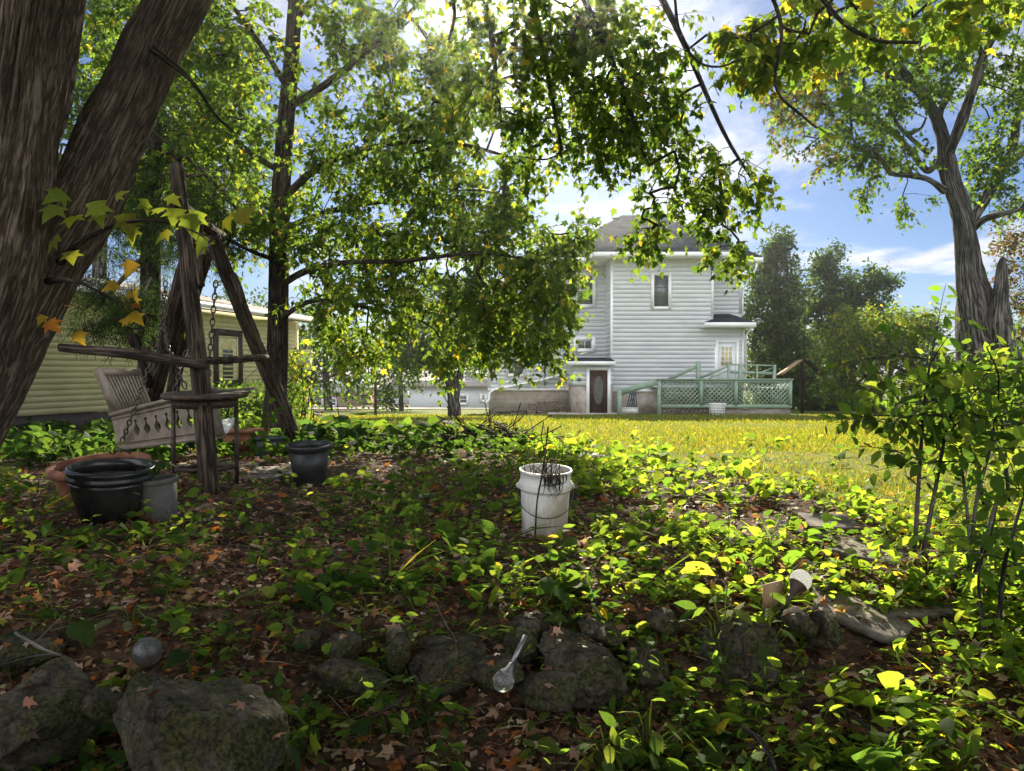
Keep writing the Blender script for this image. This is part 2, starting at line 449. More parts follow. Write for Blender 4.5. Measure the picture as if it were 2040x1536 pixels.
mp = N(nt, "ShaderNodeMapping"); mp.inputs["Scale"].default_value = (1.0, .8, 0); mp.inputs["Location"].default_value = (3.3, 1.2, 0); mp.inputs["Rotation"].default_value = (0, 0, .5)
L(dv.outputs[0], mp.inputs[0])
n1 = N(nt, "ShaderNodeTexNoise"); n1.inputs["Scale"].default_value = 1.25; n1.inputs["Detail"].default_value = 9; n1.inputs["Roughness"].default_value = .58; n1.inputs["Distortion"].default_value = .35
L(mp.outputs[0], n1.inputs["Vector"])
# clouds lie mostly low in the sky and round the sun
r1 = N(nt, "ShaderNodeMapRange", interpolation_type="SMOOTHSTEP"); r1.inputs[1].default_value = .47; r1.inputs[2].default_value = .66
# unseen sky behind the camera: extra bright cloud added as fill for shaded faces
bk_ = N(nt, "ShaderNodeMapRange", interpolation_type="SMOOTHSTEP"); bk_.inputs[1].default_value = .15; bk_.inputs[2].default_value = -.45; L(sx.outputs["Y"], bk_.inputs[0])
ba = N(nt, "ShaderNodeMath", operation="MULTIPLY_ADD"); ba.inputs[1].default_value = .16; L(bk_.outputs[0], ba.inputs[0]); L(n1.outputs["Fac"], ba.inputs[2])
L(ba.outputs[0], r1.inputs[0])
n2 = N(nt, "ShaderNodeTexNoise"); n2.inputs["Scale"].default_value = 7; n2.inputs["Detail"].default_value = 8; L(mp.outputs[0], n2.inputs["Vector"])
r2 = N(nt, "ShaderNodeMapRange"); r2.inputs[1].default_value = .2; r2.inputs[2].default_value = .8; r2.inputs[3].default_value = 5.5; r2.inputs[4].default_value = 10.0
L(n2.outputs["Fac"], r2.inputs[0])
bm_ = N(nt, "ShaderNodeMath", operation="MULTIPLY_ADD"); bm_.inputs[1].default_value = 1.5; bm_.inputs[2].default_value = 1.0; L(bk_.outputs[0], bm_.inputs[0])
cl = N(nt, "ShaderNodeMath", operation="MULTIPLY"); L(r2.outputs[0], cl.inputs[0]); L(bm_.outputs[0], cl.inputs[1])
cc = N(nt, "ShaderNodeCombineXYZ")
for i, k in enumerate((.96, .985, 1.04)):
    q = N(nt, "ShaderNodeMath", operation="MULTIPLY"); q.inputs[1].default_value = k; L(cl.outputs[0], q.inputs[0]); L(q.outputs[0], cc.inputs[i])
mx = N(nt, "ShaderNodeMix", data_type="RGBA"); L(r1.outputs[0], mx.inputs[0])
skm = N(nt, "ShaderNodeMix", data_type="RGBA", blend_type="MULTIPLY"); skm.inputs[0].default_value = 1; skm.inputs[7].default_value = (.48, .56, .74, 1)
L(sky.outputs[0], skm.inputs[6]); L(skm.outputs[2], mx.inputs[6]); L(cc.outputs[0], mx.inputs[7])
L(mx.outputs[2], bg.inputs["Color"])

SC.view_settings.view_transform = "Standard"; SC.view_settings.look = "None"
SC.view_settings.exposure = 1.42; SC.view_settings.gamma = 1; SC.view_settings.use_curve_mapping = False
cy = SC.cycles
cy.max_bounces = 7; cy.diffuse_bounces = 4; cy.glossy_bounces = 2; cy.transmission_bounces = 5; cy.transparent_max_bounces = 6
cy.sample_clamp_indirect = 6; cy.caustics_reflective = False; cy.caustics_refractive = False
cy.use_denoising = True; cy.denoiser = "OPENIMAGEDENOISE"; cy.denoising_input_passes = "RGB_ALBEDO_NORMAL"

# ================================================================== GROUND
gx = np.concatenate([[-900, -400, -200, -100, -60, -40, -28, -20, -15, -12, -10], np.arange(-8.5, 8.6, .09), [9.5, 11, 13, 16, 20, 26, 34, 45, 70, 120, 250, 500, 900]])
gy = np.concatenate([[-300, -100, -40, -20, -10, -5, -2, -.5], np.arange(.4, 9, .07), np.arange(9, 16, .2), np.arange(16, 46, 1.0), [50, 60, 75, 95, 130, 180, 260, 400, 650, 1200]])
X, Y = np.meshgrid(gx, gy)
Z = H(X, Y)
g = Soup()
idx = np.arange(X.size).reshape(X.shape)
msk = lawn_mask(X, Y)
g.add(np.stack([X, Y, Z], -1).reshape(-1, 3), [np.stack([idx[:-1, :-1], idx[:-1, 1:], idx[1:, 1:], idx[1:, :-1]], -1).reshape(-1, 4)],
      np.repeat(msk.reshape(-1, 1), 3, 1) * .998)


def groundmat():
    m, nt, b = nodes("soil_and_lawn"); L = nt.links.new
    at = N(nt, "ShaderNodeAttribute", attribute_name="Col"); tc = N(nt, "ShaderNodeTexCoord")
    def noise(s, d=8, r=.65):
        n = N(nt, "ShaderNodeTexNoise"); n.inputs["Scale"].default_value = s; n.inputs["Detail"].default_value = d; n.inputs["Roughness"].default_value = r
        L(tc.outputs["Object"], n.inputs["Vector"]); return n.outputs["Fac"]
    def ramp(f, *st):
        c = N(nt, "ShaderNodeValToRGB"); L(f, c.inputs[0])
        e = c.color_ramp.elements
        while len(e) < len(st): e.new(.5)
        for k, (p, col) in enumerate(st): e[k].position = p; e[k].color = (*col, 1)
        return c.outputs[0]
    soil = ramp(noise(22), (.3, (.018, .012, .008)), (.5, (.06, .04, .026)), (.62, (.12, .075, .045)), (.8, (.2, .13, .085)))
    g1 = ramp(noise(5, 10, .75), (.3, (.06, .085, .018)), (.5, (.14, .165, .035)), (.7, (.26, .235, .07)))
    g2 = ramp(noise(.35, 4), (.35, (.75, .9, .7)), (.65, (1.15, 1.05, 1.0)))
    mm = N(nt, "ShaderNodeMix", data_type="RGBA", blend_type="MULTIPLY"); mm.inputs[0].default_value = 1; L(g1, mm.inputs[6]); L(g2, mm.inputs[7])
    n3 = noise(6)
    a = N(nt, "ShaderNodeMath", operation="MULTIPLY_ADD"); a.inputs[1].default_value = .7; L(n3, a.inputs[0]); a.inputs[2].default_value = -.35
    s = N(nt, "ShaderNodeMath", operation="ADD"); L(at.outputs["Fac"], s.inputs[0]); L(a.outputs[0], s.inputs[1])
    mr = N(nt, "ShaderNodeMapRange"); mr.inputs[1].default_value = .35; mr.inputs[2].default_value = .65; L(s.outputs[0], mr.inputs[0])
    mx = N(nt, "ShaderNodeMix", data_type="RGBA"); L(mr.outputs[0], mx.inputs[0]); L(soil, mx.inputs[6]); L(mm.outputs[2], mx.inputs[7])
    L(mx.outputs[2], b.inputs["Base Color"]); b.inputs["Roughness"].default_value = .95; b.inputs["Specular IOR Level"].default_value = .1
    bp = N(nt, "ShaderNodeBump"); bp.inputs["Strength"].default_value = .8; bp.inputs["Distance"].default_value = .04
    L(noise(30), bp.inputs["Height"]); L(bp.outputs[0], b.inputs["Normal"])
    return m


go = g.build("ground", groundmat(), smooth=True); kind(go, "structure")

# pale street far behind the yard
s = Soup()
xs = np.linspace(-60, 6, 60); ys = np.array([50.0, 53, 56.5])
XX, YY = np.meshgrid(xs, ys); ii = np.arange(XX.size).reshape(XX.shape)
s.add(np.stack([XX, YY, H(XX, YY) + .05], -1).reshape(-1, 3), [np.stack([ii[:-1, :-1], ii[:-1, 1:], ii[1:, 1:], ii[1:, :-1]], -1).reshape(-1, 4)])
kind(s.build("road", M["road"]), "structure")
# narrow concrete path along the foot of the house
s = Soup(); x0, x1 = P(1090, 826, 32.2)[0], P(1262, 826, 32.2)[0]
xs = np.linspace(x0, x1, 12)
for a, b_ in zip(xs[:-1], xs[1:]):
    za_, zb_ = float(H(a, 32)) + .06, float(H(b_, 32)) + .06
    s.add([(a, 31.6, za_), (b_, 31.6, zb_), (b_, 32.5, zb_), (a, 32.5, za_), (a, 31.6, za_ - .1), (b_, 31.6, zb_ - .1)], [np.array([(0, 1, 2, 3), (0, 4, 5, 1)])])
kind(s.build("path", M["concrete"]), "structure")


# ================================================================== WALL HELPERS
def siding(s, a, b, z0, z1, course, step, nrm=None, z1b=None):
    """lapped boards from plan point a to b; nrm is the outward plan normal; z1b: top height at b for a raked top"""
    a = np.array([a[0], a[1], 0.0]); b = np.array([b[0], b[1], 0.0])
    t = (b - a); t /= np.linalg.norm(t)
    n = np.array([t[1], -t[0], 0]) if nrm is None else np.array([nrm[0], nrm[1], 0.0])
    k = int(math.ceil((z1 - z0) / course))
    for i in range(k):
        za, zb = z0 + i * course, min(z0 + (i + 1) * course, z1)
        j = .0035 * math.sin(i * 12.9898 + a[0] * 7)
        o1 = n * (step + j)
        v = [a + o1, b + o1, b + n * .001, a + n * .001, a + n * .001, b + n * .001]
        zs = [za, za, zb, zb, za, za]
        v = [p + (0, 0, z) for p, z in zip(v, zs)]
        s.add(v, [np.array([(0, 1, 2, 3), (4, 5, 1, 0)])])


class WallFrame:
    """local frame on a vertical wall: u along, z up, n outward"""
    def __init__(s, a, b, flip=False):
        s.a = np.array([a[0], a[1], 0.0]); b = np.array([b[0], b[1], 0.0])
        s.t = b - s.a; s.len = np.linalg.norm(s.t); s.t /= s.len
        s.n = np.array([s.t[1], -s.t[0], 0])

    def p(s, u, z, o=0.0):
        return s.a + s.t * u + s.n * o + np.array([0, 0, z])

    def px(s, px, py):
        """where the sight line through a photo pixel meets the wall"""
        d = ray(px, py)
        k = ((s.a - EYE) @ s.n) / (d @ s.n)
        q = EYE + d * k
        return (q - s.a) @ s.t, q[2]

    def block(s, S, u0, u1, z0, z1, o0, o1):
        v = []
        for o in (o0, o1):
            v += [s.p(u0, z0, o), s.p(u1, z0, o), s.p(u1, z1, o), s.p(u0, z1, o)]
        S.add(v, [np.array([(3, 2, 1, 0), (4, 5, 6, 7), (0, 1, 5, 4), (1, 2, 6, 5), (2, 3, 7, 6), (3, 0, 4, 7)])])


def window(wf, u0, u1, z0, z1, parent, framemat, fw=.11, rails=(), mull=(), glass="glass_dark", sash="trim_white", sill=True, curtain=None, proud=.05):
    f = Soup()
    wf.block(f, u0 - fw, u0, z0 - fw, z1 + fw, .0, proud); wf.block(f, u1, u1 + fw, z0 - fw, z1 + fw, .0, proud)
    wf.block(f, u0, u1, z1, z1 + fw, .0, proud - .002); wf.block(f, u0, u1, z0 - fw, z0, .0, proud + (.02 if sill else -.002))
    fo = f.build("window", framemat, parent)
    g = Soup(); wf.block(g, u0, u1, z0, z1, .004, .012); gl = g.build("pane", M[glass], fo)
    sw = .045
    r = Soup()
    wf.block(r, u0, u0 + sw, z0, z1, .014, .032); wf.block(r, u1 - sw, u1, z0, z1, .014, .032)
    wf.block(r, u0 + sw, u1 - sw, z0, z0 + sw, .014, .031); wf.block(r, u0 + sw, u1 - sw, z1 - sw, z1, .014, .031)
    for q in rails: zc = z0 + (z1 - z0) * q; wf.block(r, u0 + sw, u1 - sw, zc - .02, zc + .02, .014, .030)
    for q in mull: uc = u0 + (u1 - u0) * q; wf.block(r, uc - .012, uc + .012, z0 + sw, z1 - sw, .014, .028)
    r.build("sash", M[sash], fo)
    if curtain:
        c = Soup(); k = 24
        for (cz0, cz1, cu0, cu1) in curtain:
            for i in range(k):
                a = cu0 + (cu1 - cu0) * i / k; b = cu0 + (cu1 - cu0) * (i + 1) / k
                ob = .013 + .004 * (i % 2)
                oc = .013 + .004 * ((i + 1) % 2)
                dz = .03 * math.sin(i * 1.7)
                c.add([wf.p(a, cz0 + dz, ob), wf.p(b, cz0 + dz, oc), wf.p(b, cz1, oc), wf.p(a, cz1, ob)], [np.array([(0, 1, 2, 3)])])
        c.build("curtain", M["curtain"], fo)
    return fo


def slab_roof(s, pts, th=.12):
    """roof plane polygon (counter-clockwise from above) with thickness"""
    p = np.asarray(pts, float); n = len(p)
    q = p - (0, 0, th)
    s.add(np.vstack([p, q]), [np.arange(n)[None], (np.arange(n)[::-1] + n)[None]] + [np.array([[i, i + n, (i + 1) % n + n, (i + 1) % n]]) for i in range(n)])


# ================================================================== WHITE HOUSE
DH = 33.0
hx = lambda px, d=DH: float(P(px, 740, d)[0])
hz = lambda py, d=DH: float(P(1300, py, d)[2])
house = thing("farmhouse", "white two-storey clapboard farmhouse with dark hip roof and brown door", "house", (6, 37, -1))
gz = -1.15
B0, B1 = hx(1217), hx(1420)
E1 = hx(1482)
zt = hz(516)
zl = hz(646)
zs = hz(776)          # top of the foundation
DL = 35.0             # left wing wall plane
L0 = hx(972, DL)
M0 = hx(1115, DL)
DR = 34.5
R1 = hx(1476, DR)
ztl = hz(528, DL)
w = Soup()
ST = .011
siding(w, (B0, DH), (B1, DH), zs, zt, .19, ST)
siding(w, (B1, DH), (E1, DH), zs, zl, .19, ST)
siding(w, (E1, DH), (E1, DH + 5), zs, zl, .19, ST)
siding(w, (B0, DL), (B0, DH), zs, zt, .19, ST)
siding(w, (B1, DH), (B1, DR), zl, zt, .19, ST)
siding(w, (B1, DR), (R1, DR), zl, ztl, .19, ST)
siding(w, (R1, DR), (R1, 40.5), zl, ztl, .19, ST)
siding(w, (L0, DL), (B0, DL), zs, hz(640, DL), .19, ST)
siding(w, (M0, DL), (B0, DL), hz(640, DL), ztl, .19, ST)
siding(w, (M0, 40.5), (M0, DL), hz(640, DL), ztl, .19, ST)
siding(w, (L0, 42), (L0, DL), zs, hz(640, DL), .19, ST)
w.build("wall", M["siding_white"], house)
# foundation
f = Soup()
f.box((B0 + .03, DH + .03, gz), (E1 - .03, DH + 6, zs - .001)); 
f.build("foundation", M["concrete"], house)
f = Soup(); f.box((L0 + .03, DL + .03, gz), (B0, DL + 7, zs - .001)); f.build("foundation", M["block"], house)
# corner boards and trim
for (x, y, z0_, z1_) in ((B0 - .03, DH - .045, zs, zt), (B1 - .1, DH - .045, zl + .35, zt), (E1 - .1, DH - .045, zs, zl), (R1 - .1, DR - .045, zl + .6, ztl), (L0 - .02, DL - .045, zs, hz(640, DL))):
    t = Soup(); t.box((x, y, z0_), (x + .11, y + .06, z1_)); t.build("corner_board", M["trim_white"], house)
for (a, b_, y, z) in ((B0, E1, DH, zs), (L0, B0, DL, zs)):
    t = Soup(); t.box((a, y - .05, z - .1), (b_, y - .001, z - .002)); t.build("water_table", M["trim_white"], house)
# roofs
ez = ztl + .25
ex0, ex1, ey0, ey1 = M0 - .65, R1 + .75, DL - 1.05, 41.0
rz = hz(429, 37.4)
ra, rb = hx(1238, 37.4), hx(1325, 37.4)
r = Soup()
slab_roof(r, [(ex0, ey0, ez), (ex1, ey0, ez), (rb, 37.4, rz), (ra, 37.4, rz)])
slab_roof(r, [(ex1, ey0, ez), (ex1, ey1, ez), (rb, 37.4, rz)])
slab_roof(r, [(ex1, ey1, ez), (ex0, ey1, ez), (ra, 37.4, rz), (rb, 37.4, rz)])
slab_roof(r, [(ex0, ey1, ez), (ex0, ey0, ez), (ra, 37.4, rz)])
r.build("roof", M["shingle"], house)
# bay roof, low hip
bx0, bx1, by, bz = hx(1182, 32.2), hx(1476, 32.2), 32.2, zt + .2
slope = .235
r = Soup()
yj = (ez - .69 * ey0 - bz + slope * by) / (slope - .69) if False else 35.7
zj = bz + slope * (yj - by)
slab_roof(r, [(bx0, by, bz), (bx1, by, bz), (bx1 - (yj - by) * .9, yj, zj), (bx0 + (yj - by) * .9, yj, zj)], .1)
slab_roof(r, [(bx0, yj + .2, bz), (bx0, by, bz), (bx0 + (yj - by) * .9, yj, zj)], .1)
slab_roof(r, [(bx1, by, bz), (bx1, yj + .2, bz), (bx1 - (yj - by) * .9, yj, zj)], .1)
r.build("roof", M["shingle_light"] if False else M["shingle"], house)
# soffits, fascia and gutters
e = Soup()
e.box((bx0, by - .06, bz - .22), (bx1, by - .003, bz - .02))
e.box((bx0 - .05, by, bz - .22), (bx0 - .003, DL, bz - .02))
e.box((bx1 + .003, by, bz - .22), (bx1 + .05, DR, bz - .02))
e.box((bx0, by, bz - .23), (bx1, DH + .05, bz - .19)); e.box((bx0, DH + .051, bz - .23), (B0 + .02, DL, bz - .19)); e.box((B1 - .02, DH + .051, bz - .23), (bx1, DR, bz - .19))
e.box((ex0, ey0 - .06, ez - .27), (bx0 - .06, ey0 - .003, ez - .06)); e.box((bx1 + .06, ey0 - .06, ez - .27), (ex1, ey0 - .003, ez - .06))
e.box((ex0, ey0, ez - .28), (bx0 - .06, DL + .02, ez - .24)); e.box((bx1 + .06, ey0, ez - .28), (ex1, DR + .02, ez - .24))
e.box((ex1 + .003, ey0, ez - .27), (ex1 + .06, ey1, ez - .06)); e.box((R1 - .02, DR + .021, ez - .281), (ex1, ey1, ez - .241))
e.box((ex0 - .06, ey0, ez - .27), (ex0 - .003, ey1, ez - .06)); e.box((ex0, DL + .021, ez - .281), (M0 + .02, ey1, ez - .241))
e.build("eave", M["trim_white"], house)
# low roof over the lower extension
px0, px1 = hx(1402, 32.4), hx(1503, 32.4)
pz = zl + .06
r = Soup(); slab_roof(r, [(px0, 32.35, pz), (px1, 32.35, pz), (px1 - .45, DR, pz + .5), (B1 + .01, DR, pz + .5), (B1 + .01, DH - .06, pz + .17)], .07)
slab_roof(r, [(px1, 32.35, pz), (px1, 38, pz), (px1 - .45, 38, pz + .5), (px1 - .45, DR, pz + .5)], .07)
r.build("roof", M["shingle"], house)
e = Soup(); e.box((px0, 32.29, pz - .22), (px1, 32.345, pz - .02)); e.box((px0, 32.35, pz - .23), (px1, DH - .03, pz - .19)); e.box((px1 + .003, 32.35, pz - .22), (px1 + .05, 38, pz - .02)); e.box((E1 + .03, 32.36, pz - .231), (px1, 38, pz - .191)); e.build("eave", M["trim_white"], house)
# one-storey left roof
lx0 = L0 - .4
zq = hz(640, DL)
r = Soup(); slab_roof(r, [(lx0, DL - .5, zq), (M0 + .01, DL - .5, zq), (M0 + .01, 38.8, zq + 1.5), (lx0 + 1.2, 38.8, zq + 1.5)]); slab_roof(r, [(lx0, 42.5, zq), (lx0, DL - .5, zq), (lx0 + 1.2, 38.8, zq + 1.5)]); r.build("roof", M["shingle"], house)
# downspouts
d = Soup()
d.tube([P(1508, 524, 33.9), P(1506, 535, 33.9), P(1480, 578, DR - .1), P(1479, 600, DR - .1), P(1479, 626, DR - .1)], .045, 8)
d.tube([P(1497, 650, 32.4), P(1496, 655, 32.4), P(1486, 668, 32.9), (hx(1486, 32.9), 32.9, hz(760))], .045, 8)
d.build("downspout", M["trim_white"], house, True)
d = Soup(); d.tube([P(1140, 741, 34.7), P(1080, 757, 34.75), P(985, 776, 34.8), P(976, 782, 34.8), P(974, 797, 34.8), P(968, 803, 34.6)], .06, 8); d.build("downspout", M["trim_white"], house, True)
d = Soup(); d.tube([P(1086, 700, 34.85), P(1086, 768, 34.85)], .035, 8); d.build("conduit", M["greypot"], house, True)
# windows
wf = WallFrame((0, DH - ST), (10, DH - ST))
u0, z1_ = wf.px(1303, 549); u1, z0_ = wf.px(1331, 611)
window(wf, u0, u1, z0_, z1_, house, M["trim_white"], .13, rails=(.37, .62), sash="greypot", proud=.06)
wl = WallFrame((-5, DL - ST), (10, DL - ST))
u0, z1_ = wl.px(1149, 549); u1, z0_ = wl.px(1182, 608)
window(wl, u0, u1, z0_, z1_, house, M["trim_white"], .13, rails=(.5,), proud=.06)
u0, z1_ = wl.px(1150, 678); u1, z0_ = wl.px(1180, 696)
window(wl, u0, u1, z0_, z1_, house, M["trim_white"], .14, mull=(.5,), proud=.06)
u0, z1_ = wl.px(1012, 690); u1, z0_ = wl.px(1043, 746)
window(wl, u0, u1, z0_, z1_, house, M["trim_white"], .1, rails=(.5,), proud=.06)
# deck door
u0, z1_ = wf.px(1425, 678); u1, z0_ = wf.px(1471, 775)
df = Soup(); wf.block(df, u0, u0 + .12, z0_, z1_, 0, .06); wf.block(df, u1 - .12, u1, z0_, z1_, 0, .06); wf.block(df, u0 + .12, u1 - .12, z1_ - .12, z1_, 0, .058)
do = df.build("door", M["trim_white"], house); do["label"] = "white deck door with a gridded pane"
dl = Soup(); wf.block(dl, u0 + .12, u1 - .12, z0_, z1_ - .12, 0, .03); dl.build("door_leaf", M["siding_white"], do)
a0, a1 = wf.px(1436, 691); b0, b1 = wf.px(1458, 729)
g = Soup(); wf.block(g, a0, b0, b1, a1, .031, .036); g.build("pane", M["curtain"], do)
g = Soup()
for i in range(4): uu = a0 + (b0 - a0) * i / 3; wf.block(g, uu - .014, uu + .014, b1, a1, .037, .05)
for i in range(5): q = b1 + (a1 - b1) * i / 4; wf.block(g, a0, b0, q - .014, q + .014, .037, .048)
g.build("muntin", M["trim_white"], do)
# entry vestibule with brown door
DV = 32.0
v0, v1 = hx(1141, DV), hx(1221, DV)
vz = hz(722, DV); vzs = hz(768, DV)
v = Soup(); siding(v, (v0, DV), (v1, DV), vzs, vz, .2, .02); siding(v, (v0, DL), (v0, DV), vzs, vz, .2, .02); siding(v, (v1, DV), (v1, DH), vzs, vz, .2, .02)
v.build("wall", M["siding_white"], house)
v = Soup(); v.box((v0 + .03, DV + .02, gz), (v1 - .03, DL, vzs - .002)); v.build("foundation", M["concrete"], house)
r = Soup(); slab_roof(r, [(hx(1133, 31.7), 31.7, vz + .06), (hx(1225, 31.7), 31.7, vz + .06), (hx(1225, 31.7), DH - .04, vz + .2), (B0 - .04, DH - .04, vz + .2), (B0 - .04, 34.9, vz + .26), (hx(1133, 31.7), 34.9, vz + .26)], .06); r.build("roof", M["shingle"], house)
e = Soup(); e.box((hx(1131, 31.7), 31.63, vz - .12), (hx(1226, 31.7), 31.69, vz + .045)); e.box((hx(1133, 31.7), 31.7, vz - .1), (hx(1224, 31.7), DV - .03, vz - .06)); e.build("eave", M["trim_white"], house)
wv = WallFrame((0, DV - .02), (10, DV - .02))
u0, z1_ = wv.px(1168, 732); u1, z0_ = wv.px(1216, 826)
df = Soup(); wv.block(df, u0, u0 + .13, z0_, z1_, 0, .07); wv.block(df, u1 - .13, u1, z0_, z1_, 0, .07); wv.block(df, u0 + .13, u1 - .13, z1_ - .12, z1_, 0, .068); wv.block(df, u0 + .13, u1 - .13, z0_, z0_ + .05, 0, .066)
do = df.build("door", M["trim_white"], house); do["label"] = "brown entry door with an oval etched pane"
dl = Soup(); wv.block(dl, u0 + .13, u1 - .13, z0_ + .05, z1_ - .12, 0, .035); dl.build("door_leaf", M["door_brown"], do)
uc, zc = (u0 + u1) / 2, (z0_ + z1_) / 2 + .05
g = Soup(); th = np.linspace(0, 2 * math.pi, 28, endpoint=False)
g.add([wv.p(uc + .2 * math.cos(a), zc + .58 * math.sin(a), .04) for a in th] + [wv.p(uc + .2 * math.cos(a), zc + .58 * math.sin(a), .036) for a in th], [np.arange(28)[None]])
g.build("pane", M["etched"], do)
g = Soup(); g.tube([wv.p(uc + .215 * math.cos(a), zc + .6 * math.sin(a), .042) for a in np.linspace(0, 2 * math.pi, 29)], .012, 5); g.build("pane_frame", M["door_brown"], do)
g = Soup(); g.lathe([(0, -.03), (.022, -.02), (.03, 0), (.022, .02), (0, .03)], 12, np.array(Matrix.Translation(Vector(wv.p(u1 - .2, zc - .25, .075))))); g.build("handle", M["metal_pale"], do, True)
g = Soup(); a0, a1 = wv.px(1154, 756); wv.block(g, a0 - .07, a0 + .07, a1 - .06, a1 + .06, 0, .06); g.build("meter_box", M["greypot"], house)
# ------------------------------------------------------------------ green deck and ramp
deck = thing("deck", "green painted wooden deck with lattice panels, ramp and handrails", "deck", (11, 31, -1))
DD = 30.8
s = Soup()
xs = [hx(p, DD) for p in (1313, 1397, 1466, 1574)]
zt_, zb_ = hz(757, DD), hz(806, DD)
for i, x in enumerate(xs):
    p = Soup(); p.box((x - .07, DD - .07, zb_ - .02 if i else gz), (x + .07, DD + .07, zt_)); p.build("post", M["green_wood"], deck)
x0, x1 = xs[0] - .1, xs[-1] + .12
s.box((x0, DD - .1, zt_ + .001), (x1, DD + .1, zt_ + .05)); s.box((x0 + .1, DD - .045, zt_ - .12), (x1 - .1, DD + .045, zt_ - .002)); s.box((x0 + .1, DD - .05, zb_ - .14), (x1 - .05, DD + .05, zb_))
s.build("rail", M["green_wood"], deck)


def lattice(S, a, b, z0, z1, sp=.13, w=.042, th=.012, o=0.0):
    a = np.array([a[0], a[1]]); b = np.array([b[0], b[1]]); Ln = np.linalg.norm(b - a); t = (b - a) / Ln; n = np.array([t[1], -t[0]]); h = z1 - z0
    for sgn in (1, -1):
        k = -h
        while k < Ln:
            u0_, u1_, q0, q1 = k, k + h, 0.0, h
            if u0_ < 0: q0 = -u0_; u0_ = 0
            if u1_ > Ln: q1 = h - (u1_ - Ln); u1_ = Ln
            if q1 - q0 > .03:
                za_, zb2 = (z0 + q0, z0 + q1) if sgn > 0 else (z1 - q0, z1 - q1)
                pa = a + t * u0_ + n * (o + sgn * th * .51); pb = a + t * u1_ + n * (o + sgn * th * .51)
                S.beam((*pa, za_), (*pb, zb2), th, w, upv=(t[0] * .7, t[1] * .7, .7) if False else (0, 0, 1))
            k += sp * 1.414


for i in range(3):
    p = Soup(); lattice(p, (xs[i] + .07, DD), (xs[i + 1] - .07, DD), zb_, zt_ - .12); p.build("lattice_panel", M["green_wood"], deck)
p = Soup(); lattice(p, (xs[3], DD + .1), (xs[3], DH - .1), zb_, zt_ - .12); p.build("lattice_panel", M["green_wood"], deck)
p = Soup(); lattice(p, (xs[0], DD + .02), (hx(1440, DD), DD + .02), hz(826, DD), zb_ - .15); o = p.build("lattice_panel", M["grey_wood"], deck); o["label"] = "unpainted grey lattice under the deck"
s = Soup()
for k in range(24):
    y = DD + .1 + k * .09
    if y < DH - .1: s.box((x0 + .1, y, hz(773, DD) - .03), (x1 - .1, y + .08, hz(773, DD)))
s.build("floor_boards", M["grey_wood"], deck)
s = Soup(); s.box((hx(1440, DD), DD, gz), (x1 - .1, DD + .05, zb_ - .16)); s.build("skirt_board", M["grey_wood"], deck)
# sloping ramp rails
for (a, b_, w_, h_) in (((1232, 783, DD), (1313, 760, DD), .12, .24), ((1330, 757, DD + 1.0), (1393, 727, DD + 1.0), .09, .14), ((1393, 754, DD + .4), (1451, 729, DD + .4), .08, .09), ((1396, 761, DD + .4), (1451, 738, DD + .4), .03, .05), ((1450, 726, DD + .4), (1546, 728.5, DD + .4), .06, .06),
                        ((1452, 741, DD + .42), (1540, 744, DD + .42), .04, .12), ((1452, 756, DD + .42), (1540, 757, DD + .42), .04, .1), ((1518, 742, DD + .44), (1543, 731, DD + .44), .04, .05)):
    s = Soup(); s.beam(P(*a), P(*b_), w_, h_); s.build("handrail", M["green_wood"], deck)
for (px, py, dd, wd) in ((1234, 779, DD, .17), (1391, 722, DD + 1.0, .17), (1452, 727, DD + .4, .1), (1475, 728, DD + .38, .14), (1508, 728, DD + .38, .07), (1543, 729, DD + .4, .1)):
    a = P(px, py, dd); p = Soup(); p.box((a[0] - wd / 2, a[1] - wd / 2, gz if px == 1234 else zb_ - .02), (a[0] + wd / 2, a[1] + wd / 2, a[2] + .05)); p.build("post", M["green_wood"], deck)
# utility wire from the bay eave
s = Soup(); a, b_ = P(1243, 499, 32.6), P(1560, 290, 22.0); s.tube([a * (1 - t) + b_ * t - np.array([0, 0, .9 * t * (1 - t)]) for t in np.linspace(0, 1, 14)], .014, 5)
tag(s.build("utility_wire", M["milk"], None, True), "thin pale wire rising from the bay eave across the dark roof", "wire")
# slanted board feeder by the deck's far end
a = P(1598, 830, 34); fd = thing("bird_feeder", "post with one slanted tan roof board beside the deck's far end", "bird feeder", (a[0], a[1], float(H(a[0], a[1]))))
s = Soup(); s.beam((a[0], 34, float(H(a[0], 34)) - .1), P(1598, 722, 34), .12, .12); s.build("post", M["pole"], fd)
s = Soup(); s.beam(P(1554, 746, 33.8), P(1592, 718, 34), .6, .05, upv=(-.5, 0, .8)); s.build("roof_board", M["cardboard"], fd)
s = Soup(); s.beam(P(1640, 748, 34.2), P(1604, 718, 34), .6, .05, upv=(.5, 0, .8)); s.build("roof_board", M["pole"], fd)
s = Soup(); q = P(1598, 752, 34); s.box((q[0] - .5, q[1] - .3, q[2] - .03), (q[0] + .5, q[1] + .3, q[2] + .03)); s.build("tray", M["pole"], fd)
